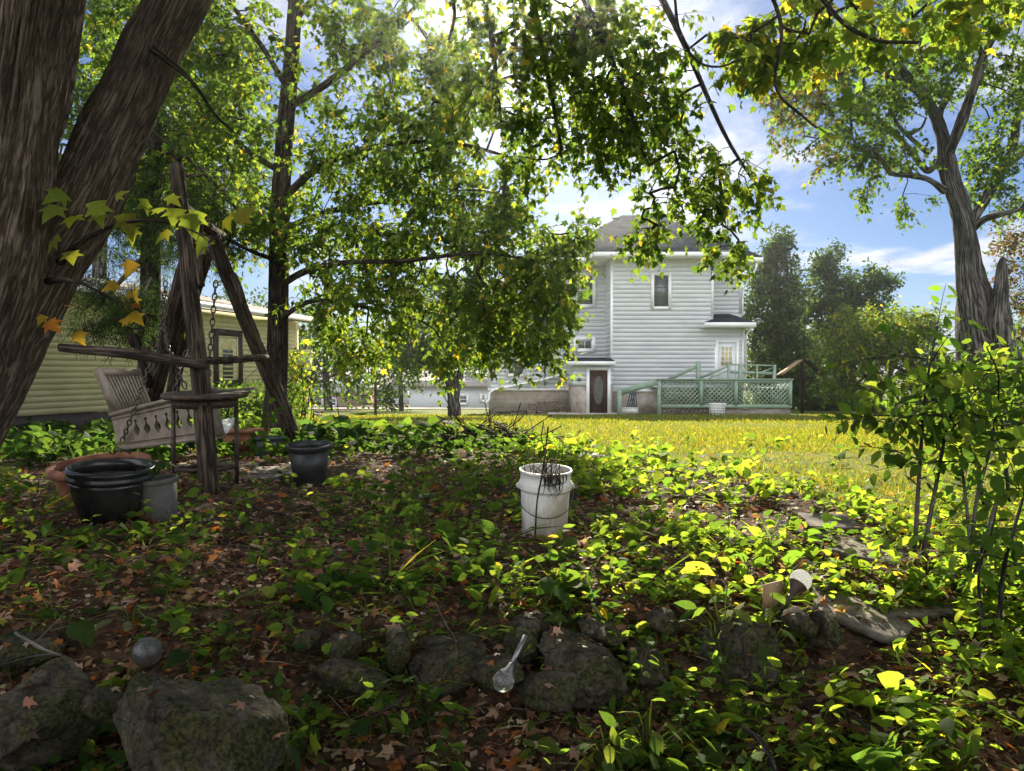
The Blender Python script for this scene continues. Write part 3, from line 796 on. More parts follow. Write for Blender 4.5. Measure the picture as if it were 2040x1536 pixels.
# things by the deck
t = thing("sawhorse_pair", "dark blue folded trestle frames leaning under the ramp rail", "trestle", P(1261, 812, 31.6))
for k in range(3):
    a = P(1256 + k * 5, 780, 31.9); b_ = P(1248 + k * 4, 816, 31.5); c_ = P(1264 + k * 2.5, 816, 31.5)
    s = Soup(); s.beam(a, b_, .035, .035); s.beam(a, c_, .035, .035); s.beam((a + b_) / 2, (a + c_) / 2, .02, .02); s.build("trestle_leg", M["bluetool"], t)
s = Soup(); a = P(1255, 818, 31.3); s.box((a[0] - .32, a[1] - .1, a[2] - .1), (a[0] + .32, a[1] + .1, a[2] + .1)); s.box((a[0] - .34, a[1] - .12, a[2] + .101), (a[0] + .34, a[1] + .12, a[2] + .13))
tag(s.build("storage_tub", M["milk"]), "pale low tub on the ground beneath the blue trestles", "tub")
# laundry basket
t = thing("laundry_basket", "white plastic grid basket on the grass before the deck", "basket", P(1428, 836, 30.0))
a = P(1428, 836, 30.0); a[2] = float(H(a[0], a[1])); hb, hw = .42, .27
s = Soup()
for i in range(9):
    f_ = -1 + 2 * i / 8
    for y in (-.2, .2):
        s.beam((a[0] + f_ * hw * .85, a[1] + y * .9, a[2]), (a[0] + f_ * hw, a[1] + y, a[2] + hb), .018, .012, upv=(0, 1, 0))
for zf in (.02, .28, .52, .76):
    for y in (-.2, .2): s.beam((a[0] - hw, a[1] + y * .97, a[2] + zf * hb), (a[0] + hw, a[1] + y * .97, a[2] + zf * hb), .014, .018)
    for x in (-1, 1): s.beam((a[0] + x * hw * .97, a[1] - .2, a[2] + zf * hb), (a[0] + x * hw * .97, a[1] + .2, a[2] + zf * hb), .014, .018)
s.build("basket_wall", M["milk"], t)
s = Soup(); s.box((a[0] - hw - .04, a[1] - .25, a[2] + hb), (a[0] + hw + .04, a[1] - .2, a[2] + hb + .05)); s.box((a[0] - hw - .04, a[1] + .2, a[2] + hb), (a[0] + hw + .04, a[1] + .25, a[2] + hb + .05))
s.box((a[0] - hw - .04, a[1] - .199, a[2] + hb), (a[0] - hw + .01, a[1] + .199, a[2] + hb + .049)); s.box((a[0] + hw - .01, a[1] - .199, a[2] + hb), (a[0] + hw + .04, a[1] + .199, a[2] + hb + .049)); s.build("basket_rim", M["milk"], t)
s = Soup(); s.box((a[0] - hw * .84, a[1] - .17, a[2] + .005), (a[0] + hw * .84, a[1] + .17, a[2] + .02)); s.build("basket_base", M["milk"], t)
# piles of patio blocks by the left wing
for k, (pa, pb, pt, lab) in enumerate(((1050, 1068, 800, "short stack of patio blocks, end of the row away from the door"), (1069, 1088, 796, "tallest middle stack of patio blocks against the house wall"), (1091, 1110, 797, "stack of patio blocks just left of the vestibule"), (1112, 1128, 806, "low stack of patio blocks touching the vestibule corner"))):
    a = P(pa, 822, 33.2); b_ = P(pb, pt, 33.2); s = Soup(); zz0 = float(H(a[0], 33.2)) - .02
    nrow = max(2, int((b_[2] - zz0) / .1))
    for rI in range(nrow):
        j = .02 * math.sin(rI * 5 + k)
        s.box((a[0] + .01 + j, 33.0 + j, zz0 + rI * .1), (b_[0] - .01 + j, 33.4 - j, zz0 + rI * .1 + .094))
    tag(s.build("block_stack", M["brickface"]), lab, "block stack", "patio blocks stacked along the house")
s = Soup()
for k in range(30):
    a = P(985 + rng.random() * 75, 820, 33.3 + rng.random() * .8); zz0 = float(H(a[0], a[1])); q = rng.random()
    s.beam(a * (1, 1, 0) + (0, 0, zz0 + .03 + .1 * q), a * (1, 1, 0) + np.array([.5 + .5 * rng.random(), .15 * rng.standard_normal(), zz0 + .03 + .1 * q + .03 * rng.standard_normal()]), .2, .05)
tag(s.build("slab_pile", M["flag"]), "flat pile of loose stone slabs below the left wing", "slab pile")

# ================================================================== YELLOW COTTAGE
cot = thing("cottage", "low pale yellow clapboard cottage with grey shingle roof and dark-framed window", "cottage", (-8, 17, 0))
A0 = np.array([-8.46, 13.5]); tdir = np.array([1.76, 7.0]); tdir /= np.linalg.norm(tdir)
Ca, Cb = A0 - tdir * 3.2, A0 + tdir * 8.85
wc = WallFrame(Ca, Cb)
ze = 2.38
w = Soup(); siding(w, Ca, Cb, .12, ze, .11, .016); nb = np.array([-tdir[1], tdir[0]])
siding(w, Cb, Cb + nb * 6, .12, ze, .11, .016); siding(w, Ca + nb * 6, Ca, .12, ze, .11, .016)
w.build("wall", M["siding_yellow"], cot)
f = Soup(); wc.block(f, .02, wc.len - .02, -.35, .118, -.4, -.01); f.build("foundation", M["trim_dark"], cot)
t = Soup(); wc.block(t, wc.len - .12, wc.len + .03, .1, ze, -.05, .035); t.build("corner_board", M["siding_yellow"], cot); t = Soup(); wc.block(t, 0, wc.len - .13, ze - .14, ze - .002, .004, .03); t.build("frieze_board", M["siding_yellow"], cot)
r = Soup(); zr_ = 3.2
pa, pb = wc.p(-.4, 0), wc.p(wc.len + .45, 0)
e0 = [wc.p(-.4, ze + .12, .42), wc.p(wc.len + .45, ze + .12, .42), wc.p(wc.len - 2.2, zr_, -3.0), wc.p(-.4, zr_, -3.0)]
slab_roof(r, e0, .08)
slab_roof(r, [wc.p(wc.len + .45, ze + .12, .42), wc.p(wc.len + .45, ze + .12, -6.4), wc.p(wc.len - 2.2, zr_, -3.0)], .08)
slab_roof(r, [wc.p(wc.len + .45, ze + .12, -6.4), wc.p(-.4, ze + .12, -6.4), wc.p(-.4, zr_, -3.0), wc.p(wc.len - 2.2, zr_, -3.0)], .08)
r.build("roof", M["shingle_light"], cot)
e = Soup(); wc.block(e, -.4, wc.len + .45, ze - .02, ze + .11, .423, .48); wc.block(e, -.4, wc.len + .45, ze, ze + .03, 0, .42); e.build("eave", M["trim_white"], cot)
e = Soup(); wc.block(e, -.4, wc.len + .45, ze - .06, ze - .021, .43, .47); e.build("gutter_edge", M["trim_dark"], cot)
u0, za_ = wc.px(432, 668); u1, zb2 = wc.px(473, 757)
window(wc, u0, u1, zb2, za_, cot, M["trim_dark"], .16, rails=(), sash="siding_yellow", curtain=[(zb2 + .7 * (za_ - zb2), za_ - .05, u0 + .06, u1 - .06), (zb2 + .05, za_ - .06, u0 + .05, u0 + .2), (zb2 + .05, za_ - .06, u1 - .2, u1 - .05)])
# lantern on the cottage's end
lp = wc.p(wc.len - .1, hz(718, 21.4), .3)
lan = thing("wall_lantern", "square cream lantern with frosted panes by the cottage corner", "lantern", lp)
s = Soup(); q = .17
for (i, j) in ((-1, -1), (1, -1), (1, 1), (-1, 1)): s.box((lp[0] + i * q - .02, lp[1] + j * q - .02, lp[2] - .2), (lp[0] + i * q + .02, lp[1] + j * q + .02, lp[2] + .2))
s.box((lp[0] - .24, lp[1] - .24, lp[2] + .2), (lp[0] + .24, lp[1] + .24, lp[2] + .25)); s.box((lp[0] - .18, lp[1] - .18, lp[2] + .251), (lp[0] + .18, lp[1] + .18, lp[2] + .32)); s.box((lp[0] - .21, lp[1] - .21, lp[2] - .26), (lp[0] + .21, lp[1] + .21, lp[2] - .2)); s.box((lp[0] - .012, lp[1] - q - .005, lp[2] - .2), (lp[0] + .012, lp[1] - q + .005, lp[2] + .2))
s.box((lp[0] - .4, lp[1] - .03, lp[2] + .1), (lp[0] - .19, lp[1] + .03, lp[2] + .16))
s.build("lantern_frame", M["siding_yellow"], lan)
s = Soup(); s.box((lp[0] - q + .01, lp[1] - q + .01, lp[2] - .19), (lp[0] + q - .01, lp[1] + q - .01, lp[2] + .19)); s.build("pane", M["milk"], lan)

# ================================================================== BUILDINGS ACROSS THE STREET
def far_building(name, label, cat, x0, x1, y0, dep, pyt, pyb, wallm, roofm, gable=None, wins=(), flat=False):
    a = P(x0, pyb, y0); b_ = P(x1, pyt, y0)
    t = thing(name, label, cat, (float((a[0] + b_[0]) / 2), y0 + dep / 2, float(a[2])))
    s = Soup(); s.box((a[0], y0, a[2] - .6), (b_[0], y0 + dep, b_[2])); s.build("wall", wallm, t)
    r = Soup(); hgt = b_[2]
    if flat:
        r.box((a[0] - .5, y0 - .5, hgt + .001), (b_[0] + .5, y0 + dep, hgt + .5)); r.box((a[0] - .6, y0 - .6, hgt + .5), (b_[0] + .6, y0 + dep, hgt + .95))
    else:
        zr = P(x0, gable, y0)[2]
        slab_roof(r, [(a[0] - .5, y0 - .5, hgt), (b_[0] + .5, y0 - .5, hgt), (b_[0] - 1.5, y0 + dep / 2, zr), (a[0] + 1.5, y0 + dep / 2, zr)], .2)
        slab_roof(r, [(b_[0] + .5, y0 - .5, hgt), (b_[0] + .5, y0 + dep, hgt), (b_[0] - 1.5, y0 + dep / 2, zr)], .2)
        slab_roof(r, [(a[0] - .5, y0 + dep, hgt), (a[0] - .5, y0 - .5, hgt), (a[0] + 1.5, y0 + dep / 2, zr)], .2)
    r.build("roof", roofm, t)
    wf_ = WallFrame((0, y0), (10, y0))
    for (p0, q0, p1, q1) in wins:
        u0_, z1__ = wf_.px(p0, q0); u1_, z0__ = wf_.px(p1, q1)
        window(wf_, u0_, u1_, z0__, z1__, t, M["trim_white"], .15, rails=(.5,), proud=.08)
    return t


far_building("brick_building", "long low pinkish brick building with pale flat fascia across the street", "building", 560, 692, 64, 12, 782, 812, M["farbrick"], M["farwhite"], flat=True, wins=((617, 786, 641, 808), (661, 795, 669, 808)))
far_building("pale_garage", "pale grey house with low tan roof across the street", "house", 815, 975, 60, 12, 766, 812, M["farwhite"], M["roofpale"], gable=744, wins=((916, 789, 930, 803), (960, 788, 966, 797)))
far_building("white_shed", "small white hip-roofed building far behind the lamp post", "building", 752, 800, 72, 10, 775, 812, M["farwhite"], M["roofpale"], gable=757, wins=((762, 785, 770, 798),))
# bracketed yard post
a = P(748, 812, 26); pole = thing("yard_post", "dark metal yard post with a short side arm before the street", "post", (a[0], a[1], float(H(a[0], a[1]))))
s = Soup(); s.tube([(a[0], 26, float(H(a[0], 26)) - .1), P(748, 760, 26), P(748, 716, 26)], .05, 8); s.build("pole", M["rust"], pole, True)
s = Soup(); s.beam(P(749, 719, 26), P(722, 727, 26), .06, .06); s.beam(P(734, 725, 26), P(734, 745, 26), .03, .03); s.build("bracket_arm", M["rust"], pole)

# ================================================================== AIR
s = Soup(); s.box((-990, -390, -6), (990, 1290, 13)); hz_o = None
hm = bpy.data.materials.new("hazy_air"); hm.use_nodes = True; hn = hm.node_tree; hn.nodes.remove(hn.nodes["Principled BSDF"])
pv = N(hn, "ShaderNodeVolumePrincipled"); pv.inputs["Color"].default_value = (.95, .97, 1, 1); pv.inputs["Density"].default_value = .0009; pv.inputs["Anisotropy"].default_value = .93  # haze added to stand in for lens glare round the sun
hn.links.new(pv.outputs[0], hn.nodes["Material Output"].inputs["Volume"])
kind(s.build("haze", hm), "stuff")
# ================================================================== NEAR OBJECTS
def tilt(loc, ax=(0, 0), rz=0.0):
    return Matrix.Translation(Vector([float(a) for a in loc])) @ Matrix.Rotation(ax[0], 4, "X") @ Matrix.Rotation(ax[1], 4, "Y") @ Matrix.Rotation(rz, 4, "Z")


def gz_at(p, dz=0.0):
    p = np.array(p, float); p[2] = float(H(p[0], p[1])) + dz
    return p


def rough_pole(S, rows, n=14, seed=0, amp=.05):
    pts = np.array([list(P(a, b, d)) + [r * .8] for a, b, d, r in rows])
    q = smoothpath(pts, 9)
    def wob(i, a, r):
        return r * (amp * np.sin(a * 3 + i * .35 + seed) + amp * 1.6 * (vnoise(a * 2.2 + seed * 3, i * .45, seed + 2) - .5))
    S.tube(q[:, :3], q[:, 3], n, True, wob)


# ------------------------------------------------------------------ swing frame of rustic poles
fr = thing("swing_frame", "rustic frame of leaning bark-stripped poles holding the porch swing", "swing frame", (-3, 7, 0))
for k, rows in enumerate((
    [(420, 1000, 5.5, .088), (403, 800, 5.7, .086), (382, 600, 5.95, .08), (368, 480, 6.1, .074), (352, 330, 6.3, .066)],
    [(270, 915, 8.1, .1), (318, 740, 7.6, .1), (352, 600, 7.1, .095), (378, 500, 6.7, .088), (392, 440, 6.5, .08)],
    [(590, 890, 9.6, .135), (545, 770, 9.2, .115), (497, 655, 8.7, .105), (455, 555, 8.3, .098), (425, 470, 8.0, .09)],
    [(335, 820, 10.6, .11), (372, 640, 9.6, .1), (412, 500, 8.6, .095)])):
    s = Soup(); rough_pole(s, rows, 16, k, .05); s.build("pole", M["pole"], fr, True)
s = Soup(); rough_pole(s, [(120, 692, 5.9, .042), (260, 706, 5.8, .05), (410, 726, 5.62, .05)], 12, 7, .06); s.build("crossbar", M["pole"], fr, True)
s = Soup(); rough_pole(s, [(395, 719, 6.0, .042), (460, 717, 7.4, .045), (530, 712, 8.9, .05)], 12, 8, .06); s.build("crossbar", M["pole"], fr, True)
s = Soup(); rough_pole(s, [(345, 400, 6.0, .07), (395, 440, 7.2, .075), (440, 470, 8.6, .075)], 12, 9, .06); s.build("ridge_beam", M["pole"], fr, True)
s = Soup(); rough_pole(s, [(398, 570, 6.0, .045), (393, 530, 6.05, .05), (390, 500, 6.1, .045)], 10, 3, .08); s.build("peg", M["pole"], fr, True)
s = Soup(); rough_pole(s, [(484, 604, 8.35, .05), (474, 570, 8.3, .055), (462, 545, 8.25, .05)], 10, 4, .08); s.build("peg", M["pole"], fr, True)

# ------------------------------------------------------------------ porch swing hanging askew
sw = thing("porch_swing", "tan resin porch swing hanging crooked on chains from the pole frame", "swing", (-3.1, 6.8, .3))


def panel_with_holes(name, mat_, tl, tr_, bl, br_, outline, holes, th, parent):
    """flat panel: outline/holes in unit coordinates mapped bilinearly onto four world corners"""
    cu = bpy.data.curves.new("c", "CURVE"); cu.dimensions = "2D"; cu.fill_mode = "BOTH"; cu.extrude = th / 2
    tl, tr_, bl, br_ = map(np.asarray, (tl, tr_, bl, br_))
    O = bl; ex = br_ - bl; W_ = np.linalg.norm(ex); ex /= W_; ey = tl - bl; H_ = np.linalg.norm(ey - (ey @ ex) * ex); ez_ = np.cross(ex, ey); ez_ /= np.linalg.norm(ez_); ey2 = np.cross(ez_, ex)
    def m2(u, v):
        p = (1 - v) * ((1 - u) * bl + u * br_) + v * ((1 - u) * tl + u * tr_) - O
        return p @ ex, p @ ey2
    for loop in [outline] + holes:
        sp = cu.splines.new("POLY"); sp.points.add(len(loop) - 1); sp.use_cyclic_u = True
        for q, (u, v) in zip(sp.points, loop):
            x, y = m2(u, v); q.co = (x, y, 0, 1)
    o = bpy.data.objects.new("c", cu); COL.objects.link(o)
    me = bpy.data.meshes.new_from_object(o.evaluated_get(bpy.context.evaluated_depsgraph_get()))
    bpy.data.objects.remove(o); bpy.data.curves.remove(cu)
    me.name = name
    me.transform(Matrix(((ex[0], ey2[0], ez_[0], O[0]), (ex[1], ey2[1], ez_[1], O[1]), (ex[2], ey2[2], ez_[2], O[2]), (0, 0, 0, 1))))
    me.materials.clear(); me.materials.append(mat_)
    ob = bpy.data.objects.new(name, me); COL.objects.link(ob); ob.parent = parent; ob.matrix_parent_inverse = Matrix.Translation(parent.location).inverted()
    return ob, (lambda u, v, o=0.0: (1 - v) * ((1 - u) * bl + u * br_) + v * ((1 - u) * tl + u * tr_) + ez_ * o)


def vase(uc, v0, v1, w):
    prof = [(0, .10), (.1, .42), (.22, .85), (.34, 1), (.46, .86), (.58, .45), (.68, .22), (.78, .2), (.88, .42), (1, .3)]
    return [(uc + w * r, v0 + (v1 - v0) * t) for t, r in prof] + [(uc - w * r, v0 + (v1 - v0) * t) for t, r in prof[::-1]]


tl, tr_, bl, br_ = P(225, 826, 7.0), P(424, 776, 6.35), P(238, 893, 6.95), P(441, 868, 6.3)
holes = [vase(.235 + .105 * k, .27, .72, .032) for k in range(6)]
pan, pf = panel_with_holes("seat_apron", M["resin"], tl, tr_, bl, br_, [(0, 0), (1, 0), (1, 1), (0, 1)], holes, .035, sw)
s = Soup()
for v_ in (.86, .13):
    s.beam(pf(.0, v_, .0), pf(1.0, v_, .0), .06, .012, upv=(0, 0, 1))
s.beam(pf(0, 1.0), pf(1, 1.0), .09, .035); s.beam(pf(0, -.02), pf(1, -.02), .08, .03)
s.build("apron_rail", M["resin"], sw)
# seat going back from the apron
back = np.array([.22, .42, .03])
s = Soup()
for k in range(7):
    a = pf(.02, .95) + back * (k + .3) / 6.5; b_ = pf(.98, .95) + back * (k + .3) / 6.5; s.beam(a, b_, .055, .02)
s.build("seat", M["resin"], sw)
# slatted back leaning up at the low end
btl, btr, bbl, bbr = P(200, 736, 7.15), P(277, 739, 7.35), P(241, 818, 7.0), P(302, 804, 7.2)
s = Soup(); q = lambda u, v: (1 - v) * ((1 - u) * bbl + u * bbr) + v * ((1 - u) * btl + u * btr)
for k in range(11):
    u = (k + .5) / 11; s.beam(q(u, 0), q(u, .86), .026, .018, upv=(0, .9, .4))
s.build("back_slats", M["resin"], sw)
s = Soup()
nrm = np.cross(btr - btl, bbl - btl); nrm /= np.linalg.norm(nrm)
if nrm[1] > 0: nrm = -nrm
p4 = [q(0, .85) + nrm * .02, q(1, .85) + nrm * .02, q(1, 1.02) + nrm * .02, q(0, 1.02) + nrm * .02]
s.add(np.array(p4 + [p - nrm * .05 for p in p4]), [np.array([(0, 1, 2, 3), (7, 6, 5, 4), (0, 4, 5, 1), (1, 5, 6, 2), (2, 6, 7, 3), (3, 7, 4, 0)])])
p4 = [q(0, -.02) - nrm * .03, q(1, -.02) - nrm * .03, q(1, .9) - nrm * .03, q(0, .9) - nrm * .03]
s.add(np.array(p4 + [p - nrm * .012 for p in p4]), [np.array([(0, 1, 2, 3), (7, 6, 5, 4), (0, 4, 5, 1), (1, 5, 6, 2), (2, 6, 7, 3), (3, 7, 4, 0)])])
s.build("backrest", M["resin"], sw)
# wide side board
s = Soup(); a = [P(186, 740, 7.25), P(201, 734, 7.13), P(243, 826, 6.98), P(224, 832, 7.08)]
s.add(np.array(a + [p + np.array([.01, .03, 0]) for p in a]), [np.array([(3, 2, 1, 0), (4, 5, 6, 7), (0, 1, 5, 4), (1, 2, 6, 5), (2, 3, 7, 6), (3, 0, 4, 7)])]); s.build("side_board", M["resin"], sw)
s = Soup(); s.beam(P(421, 800, 6.3), P(438, 868, 6.25), .05, .1, upv=(0, 1, 0)); s.build("arm_support", M["resin"], sw)
s = Soup(); s.beam(P(438, 858, 6.4), P(456, 838, 7.0), .12, .05); s.build("armrest", M["trim_white"], sw)
s = Soup(); s.beam(P(265, 668, 7.7), P(300, 770, 7.5), .05, .05); s.beam(P(263, 668, 7.7), P(273, 690, 7.68), .11, .05); s.build("back_post", M["pole"], sw)


def chain(name, pts, parent, n_link=None, sz=.034):
    q = smoothpath(np.array([list(p) + [0] for p in pts]), 12)[:, :3]
    seg = np.linalg.norm(np.diff(q, axis=0), axis=1); cum = np.concatenate([[0], np.cumsum(seg)])
    Ln = cum[-1]; k = int(Ln / (sz * 1.5)); s = Soup()
    for i in range(k):
        c = np.array([np.interp((i + .5) / k * Ln, cum, q[:, j]) for j in range(3)])
        c2 = np.array([np.interp((i + .7) / k * Ln, cum, q[:, j]) for j in range(3)])
        t = c2 - c; t /= np.linalg.norm(t); u = np.cross(t, (.2, 1, .1)); u /= np.linalg.norm(u); w_ = np.cross(t, u)
        if i % 2: u = (u + w_) / 1.414
        a = np.linspace(0, 2 * math.pi, 11)[:-1]
        ring = np.array([c + t * sz * math.cos(x) + u * sz * .62 * math.sin(x) for x in a] + [c + t * sz + 0 * u])
        s.tube(ring, .0065, 5, False)
    return s.build(name, M["chain"], parent, True)


chain("chain", [P(330, 560, 7.0), P(318, 660, 7.0), P(308, 700, 7.0), P(283, 770, 6.85), P(262, 830, 6.75), P(243, 880, 6.85)], sw)
chain("chain", [P(326, 640, 7.0), P(335, 690, 6.7), P(343, 712, 6.6)], sw)
chain("chain", [P(372, 700, 6.5), P(360, 735, 6.5), P(348, 780, 6.45)], sw)
chain("chain", [P(352, 732, 6.4), P(360, 750, 6.4), P(370, 775, 6.4)], sw)
chain("chain", [P(430, 560, 6.35), P(420, 680, 6.3), P(413, 775, 6.3)], sw)

# ------------------------------------------------------------------ round bar table
tb = thing("bar_table", "tall round table on thin rusty legs behind the front pole", "table", gz_at(P(410, 970, 5.85)))
tp = P(409, 787, 5.85); Rt = .318
s = Soup(); s.lathe([(0, -.02), (Rt - .01, -.02), (Rt, -.012), (Rt, .012), (Rt - .01, .02), (0, .022)], 48, np.array(tilt(tp, (R(2.5), 0)))); s.build("table_top", M["grey_wood"] if False else M["rust"], tb)
s = Soup(); s.lathe([(Rt * .74, -.09), (Rt * .76, -.09), (Rt * .76, -.021), (Rt * .74, -.021), (Rt * .74, -.09)], 40, np.array(tilt(tp, (R(2.5), 0)))); s.build("apron", M["rust"], tb)
for k in range(4):
    a = k * math.pi / 2 + .5
    p0 = tp + np.array([math.cos(a) * Rt * .72, math.sin(a) * Rt * .72, -.03]); p1 = gz_at(tp + np.array([math.cos(a) * Rt * .72, math.sin(a) * Rt * .72, 0]), -.03)
    s = Soup(); s.tube([p0, (p0 + p1) / 2, p1], .016, 8); s.build("leg", M["rust"], tb, True)
s = Soup(); zr2 = float(H(tp[0], tp[1])) + .13
c4 = [tp * (1, 1, 0) + np.array([math.cos(k * math.pi / 2 + .5) * Rt * .72, math.sin(k * math.pi / 2 + .5) * Rt * .72, zr2]) for k in range(5)]
for a, b_ in zip(c4[:-1], c4[1:]): s.beam(a, b_, .02, .03)
s.build("stretcher", M["rust"], tb)


# ------------------------------------------------------------------ pots
def pot(name, label, cat, c, prof, mt, rim=None, ax=(0, 0), soil=None, n=56, rimmat=None, group=None):
    t = thing(name, label, cat, c, group)
    Mx = np.array(tilt(c, ax)); s = Soup(); s.lathe(prof, n, Mx); s.build("pot_body", mt, t, True)
    if rim: s = Soup(); s.lathe(rim, n, Mx); s.build("rim", rimmat or mt, t, True)
    if soil:
        s = Soup(); rr, zz_ = soil
        a = np.linspace(0, 2 * math.pi, 28, endpoint=False); v = [(0, 0, zz_ + .02)]; fs = []
        for k in (.5, 1.0): v += [(rr * k * math.cos(x), rr * k * math.sin(x), zz_ + .012 * math.sin(5 * x + k)) for x in a]
        for i in range(28): fs.append((0, 1 + i, 1 + (i + 1) % 28))
        v = np.array(v) @ Mx[:3, :3].T + Mx[:3, 3]
        s.add(v, [np.array(fs), np.array([(1 + i, 29 + i, 29 + (i + 1) % 28, 1 + (i + 1) % 28) for i in range(28)])]); s.build("soil", M["dirt"], t, True)
    return t


c = gz_at(P(208, 1000, 5.15), -.01)
pot("terracotta_pot", "wide shallow terracotta bowl planter behind the black glazed pot", "planter", c, [(0, 0), (.19, 0), (.22, .02), (.275, .2), (.285, .245), (.262, .245), (.25, .2), (.2, .05), (0, .05)], M["terracotta"], [(.29, .235), (.312, .24), (.322, .265), (.318, .29), (.30, .30), (.268, .295), (.262, .25), (.29, .235)], (R(7), R(-2)), (.255, .2))
c = gz_at(P(222, 1040, 4.55), -.01)
pot("glazed_pot", "big glossy black glazed pot with double rim in front of terracotta bowl", "pot", c, [(0, 0), (.13, 0), (.165, .02), (.205, .16), (.222, .24), (.225, .262), (.21, .262), (.19, .2), (.14, .06), (0, .05)], M["blackgloss"], [(.225, .26), (.24, .27), (.246, .285), (.236, .297), (.24, .312), (.247, .328), (.236, .34), (.212, .338), (.21, .262), (.225, .26)], (R(5), R(3)), (.2, .24))
c = gz_at(P(322, 1040, 4.6), -.01)
pot("grey_nursery_pot", "small dull grey pot with weeds beside the glazed pot", "pot", c, [(0, 0), (.085, 0), (.09, .02), (.112, .25), (.104, .25), (.085, .06), (0, .05)], M["greypot"], [(.11, .235), (.118, .24), (.12, .265), (.112, .27), (.103, .262), (.11, .235)], (R(4), R(-4)), (.1, .2))
c = gz_at(P(618, 968, 6.05), -.02)
pot("black_pot", "empty black plastic pot with flared rim in the leaf litter", "pot", c, [(0, 0), (.115, 0), (.125, .01), (.142, .18), (.158, .31), (.15, .31), (.135, .18), (.118, .03), (0, .03)], M["blackplastic"], [(.155, .30), (.175, .325), (.186, .345), (.184, .358), (.172, .36), (.155, .335), (.148, .305), (.155, .30)], (R(5), 0), (.13, .12))
c = gz_at(P(537, 893, 8.7), -.02)
pot("slate_pot", "slate blue tub with leafy plants beside the leaning rear pole", "pot", c, [(0, 0), (.14, 0), (.15, .02), (.17, .22), (.16, .22), (.14, .05), (0, .05)], M["bluepot"], [(.165, .21), (.182, .215), (.184, .24), (.175, .245), (.16, .235), (.165, .21)], (0, 0), (.15, .2))
a = gz_at(P(487, 888, 8.9)); bt = thing("wooden_trough", "reddish brown trough planter under the cottage window", "planter", a)
s = Soup()
for y in (-.14, .12): s.box((a[0] - .24, a[1] + y, a[2] - .02), (a[0] + .24, a[1] + y + .02, a[2] + .27))
for x in (-.24, .22): s.box((a[0] + x, a[1] - .119, a[2] - .02), (a[0] + x + .02, a[1] + .119, a[2] + .268))
s.build("trough_wall", M["terracotta"], bt)
s = Soup(); s.box((a[0] - .26, a[1] - .165, a[2] + .25), (a[0] + .26, a[1] - .141, a[2] + .29)); s.box((a[0] - .26, a[1] + .141, a[2] + .25), (a[0] + .26, a[1] + .165, a[2] + .29)); s.build("rim", M["terracotta"], bt)
s = Soup(); s.box((a[0] - .219, a[1] - .119, a[2] + .1), (a[0] + .219, a[1] + .119, a[2] + .22)); s.build("soil", M["dirt"], bt)

# ------------------------------------------------------------------ white bucket
c = gz_at(P(1084, 1052, 4.2), -.015); bk = thing("bucket", "white plastic pail with wire handle and dead stems, streaked with dirt", "bucket", c)
Mx = np.array(tilt(c, (R(5), R(1.2))))
s = Soup(); s.lathe([(0, 0), (.118, 0), (.124, .008), (.136, .26), (.137, .275), (.146, .276), (.148, .283), (.149, .31), (.146, .318), (.139, .319), (.141, .37), (.147, .372), (.148, .382), (.142, .386), (.136, .38), (.132, .25), (.119, .03), (0, .025)], 64, Mx); s.build("pail", M["bucket"], bk, True)
s = Soup(); a = np.linspace(-.5 * math.pi, .5 * math.pi, 25)
hp = []
for x in np.linspace(0, 1, 25):
    ang = math.pi + math.pi * x     # round the front
    rr = .155 + .012 * math.sin(math.pi * x)
    hp.append((rr * math.cos(ang), rr * math.sin(ang), .285 - .135 * math.sin(math.pi * x) ** .8))
hp = np.array(hp) @ Mx[:3, :3].T + Mx[:3, 3]; s.tube(hp, .0028, 6); s.build("handle", M["wire"], bk, True)
for sg in (-1, 1):
    s = Soup(); s.lathe([(0, 0), (.016, 0), (.018, .006), (.01, .016), (0, .018)], 14, Mx @ np.array(Matrix.Translation((sg * .146, 0, .29)) @ Matrix.Rotation(sg * math.pi / 2, 4, "Y"))); s.build("handle_ear", M["bucket"], bk, True)
s = Soup(); v = [(0.13 * math.cos(x), .13 * math.sin(x), .27) for x in np.linspace(0, 2 * math.pi, 32, endpoint=False)]; s.add(np.array(v) @ Mx[:3, :3].T + Mx[:3, 3], [np.arange(32)[None]]); s.build("soil", M["dirt"], bk)
# dead stems standing in and against the bucket
st = thing("dead_plant", "dried brown stems and rootball slumped over the bucket rim", "dead plant", c)
s = Soup()
for k in range(34):
    a0 = np.array([.09 * rng.standard_normal() * .6, -.02 + .05 * rng.standard_normal(), .3]); q = rng.standard_normal(3) * (.07, .06, .05)
    pts = np.array([a0, a0 + (0, 0, .05 + .06 * rng.random()) + q * .5, a0 + (0, 0, .08 + .16 * rng.random()) + q * 1.6])
    pts = smoothpath(np.hstack([pts, [[.003], [.0022], [.001]]]), 5); w3 = pts[:, :3] @ Mx[:3, :3].T + Mx[:3, 3]; s.tube(w3, pts[:, 3], 4)
for k in range(26):
    a0 = np.array([.03 + .03 * rng.standard_normal(), -.13 + .012 * rng.standard_normal(), .37]); L_ = .03 + .09 * rng.random() ** 2
    pts = np.array([a0 + (0, .05, 0), a0 + (0, -.02, .015), a0 + (.02 * rng.standard_normal(), -.03, -L_ * .5), a0 + (.03 * rng.standard_normal(), -.032, -L_)])
    pts = smoothpath(np.hstack([pts, [[.004], [.004], [.002], [.001]]]), 4); w3 = pts[:, :3] @ Mx[:3, :3].T + Mx[:3, 3]; s.tube(w3, pts[:, 3], 4)
s.build("stems", M["bark"], st)
s = Soup(); s.tube(smoothpath(np.array([list(P(1066, 1070, 4.02)) + [.006], list(P(1070, 1000, 4.0)) + [.0055], list(P(1079, 950, 4.0)) + [.005], list(P(1086, 905, 4.05)) + [.004], list(P(1092, 850, 4.1)) + [.003]]), 6)[:, :3], .005, 6)
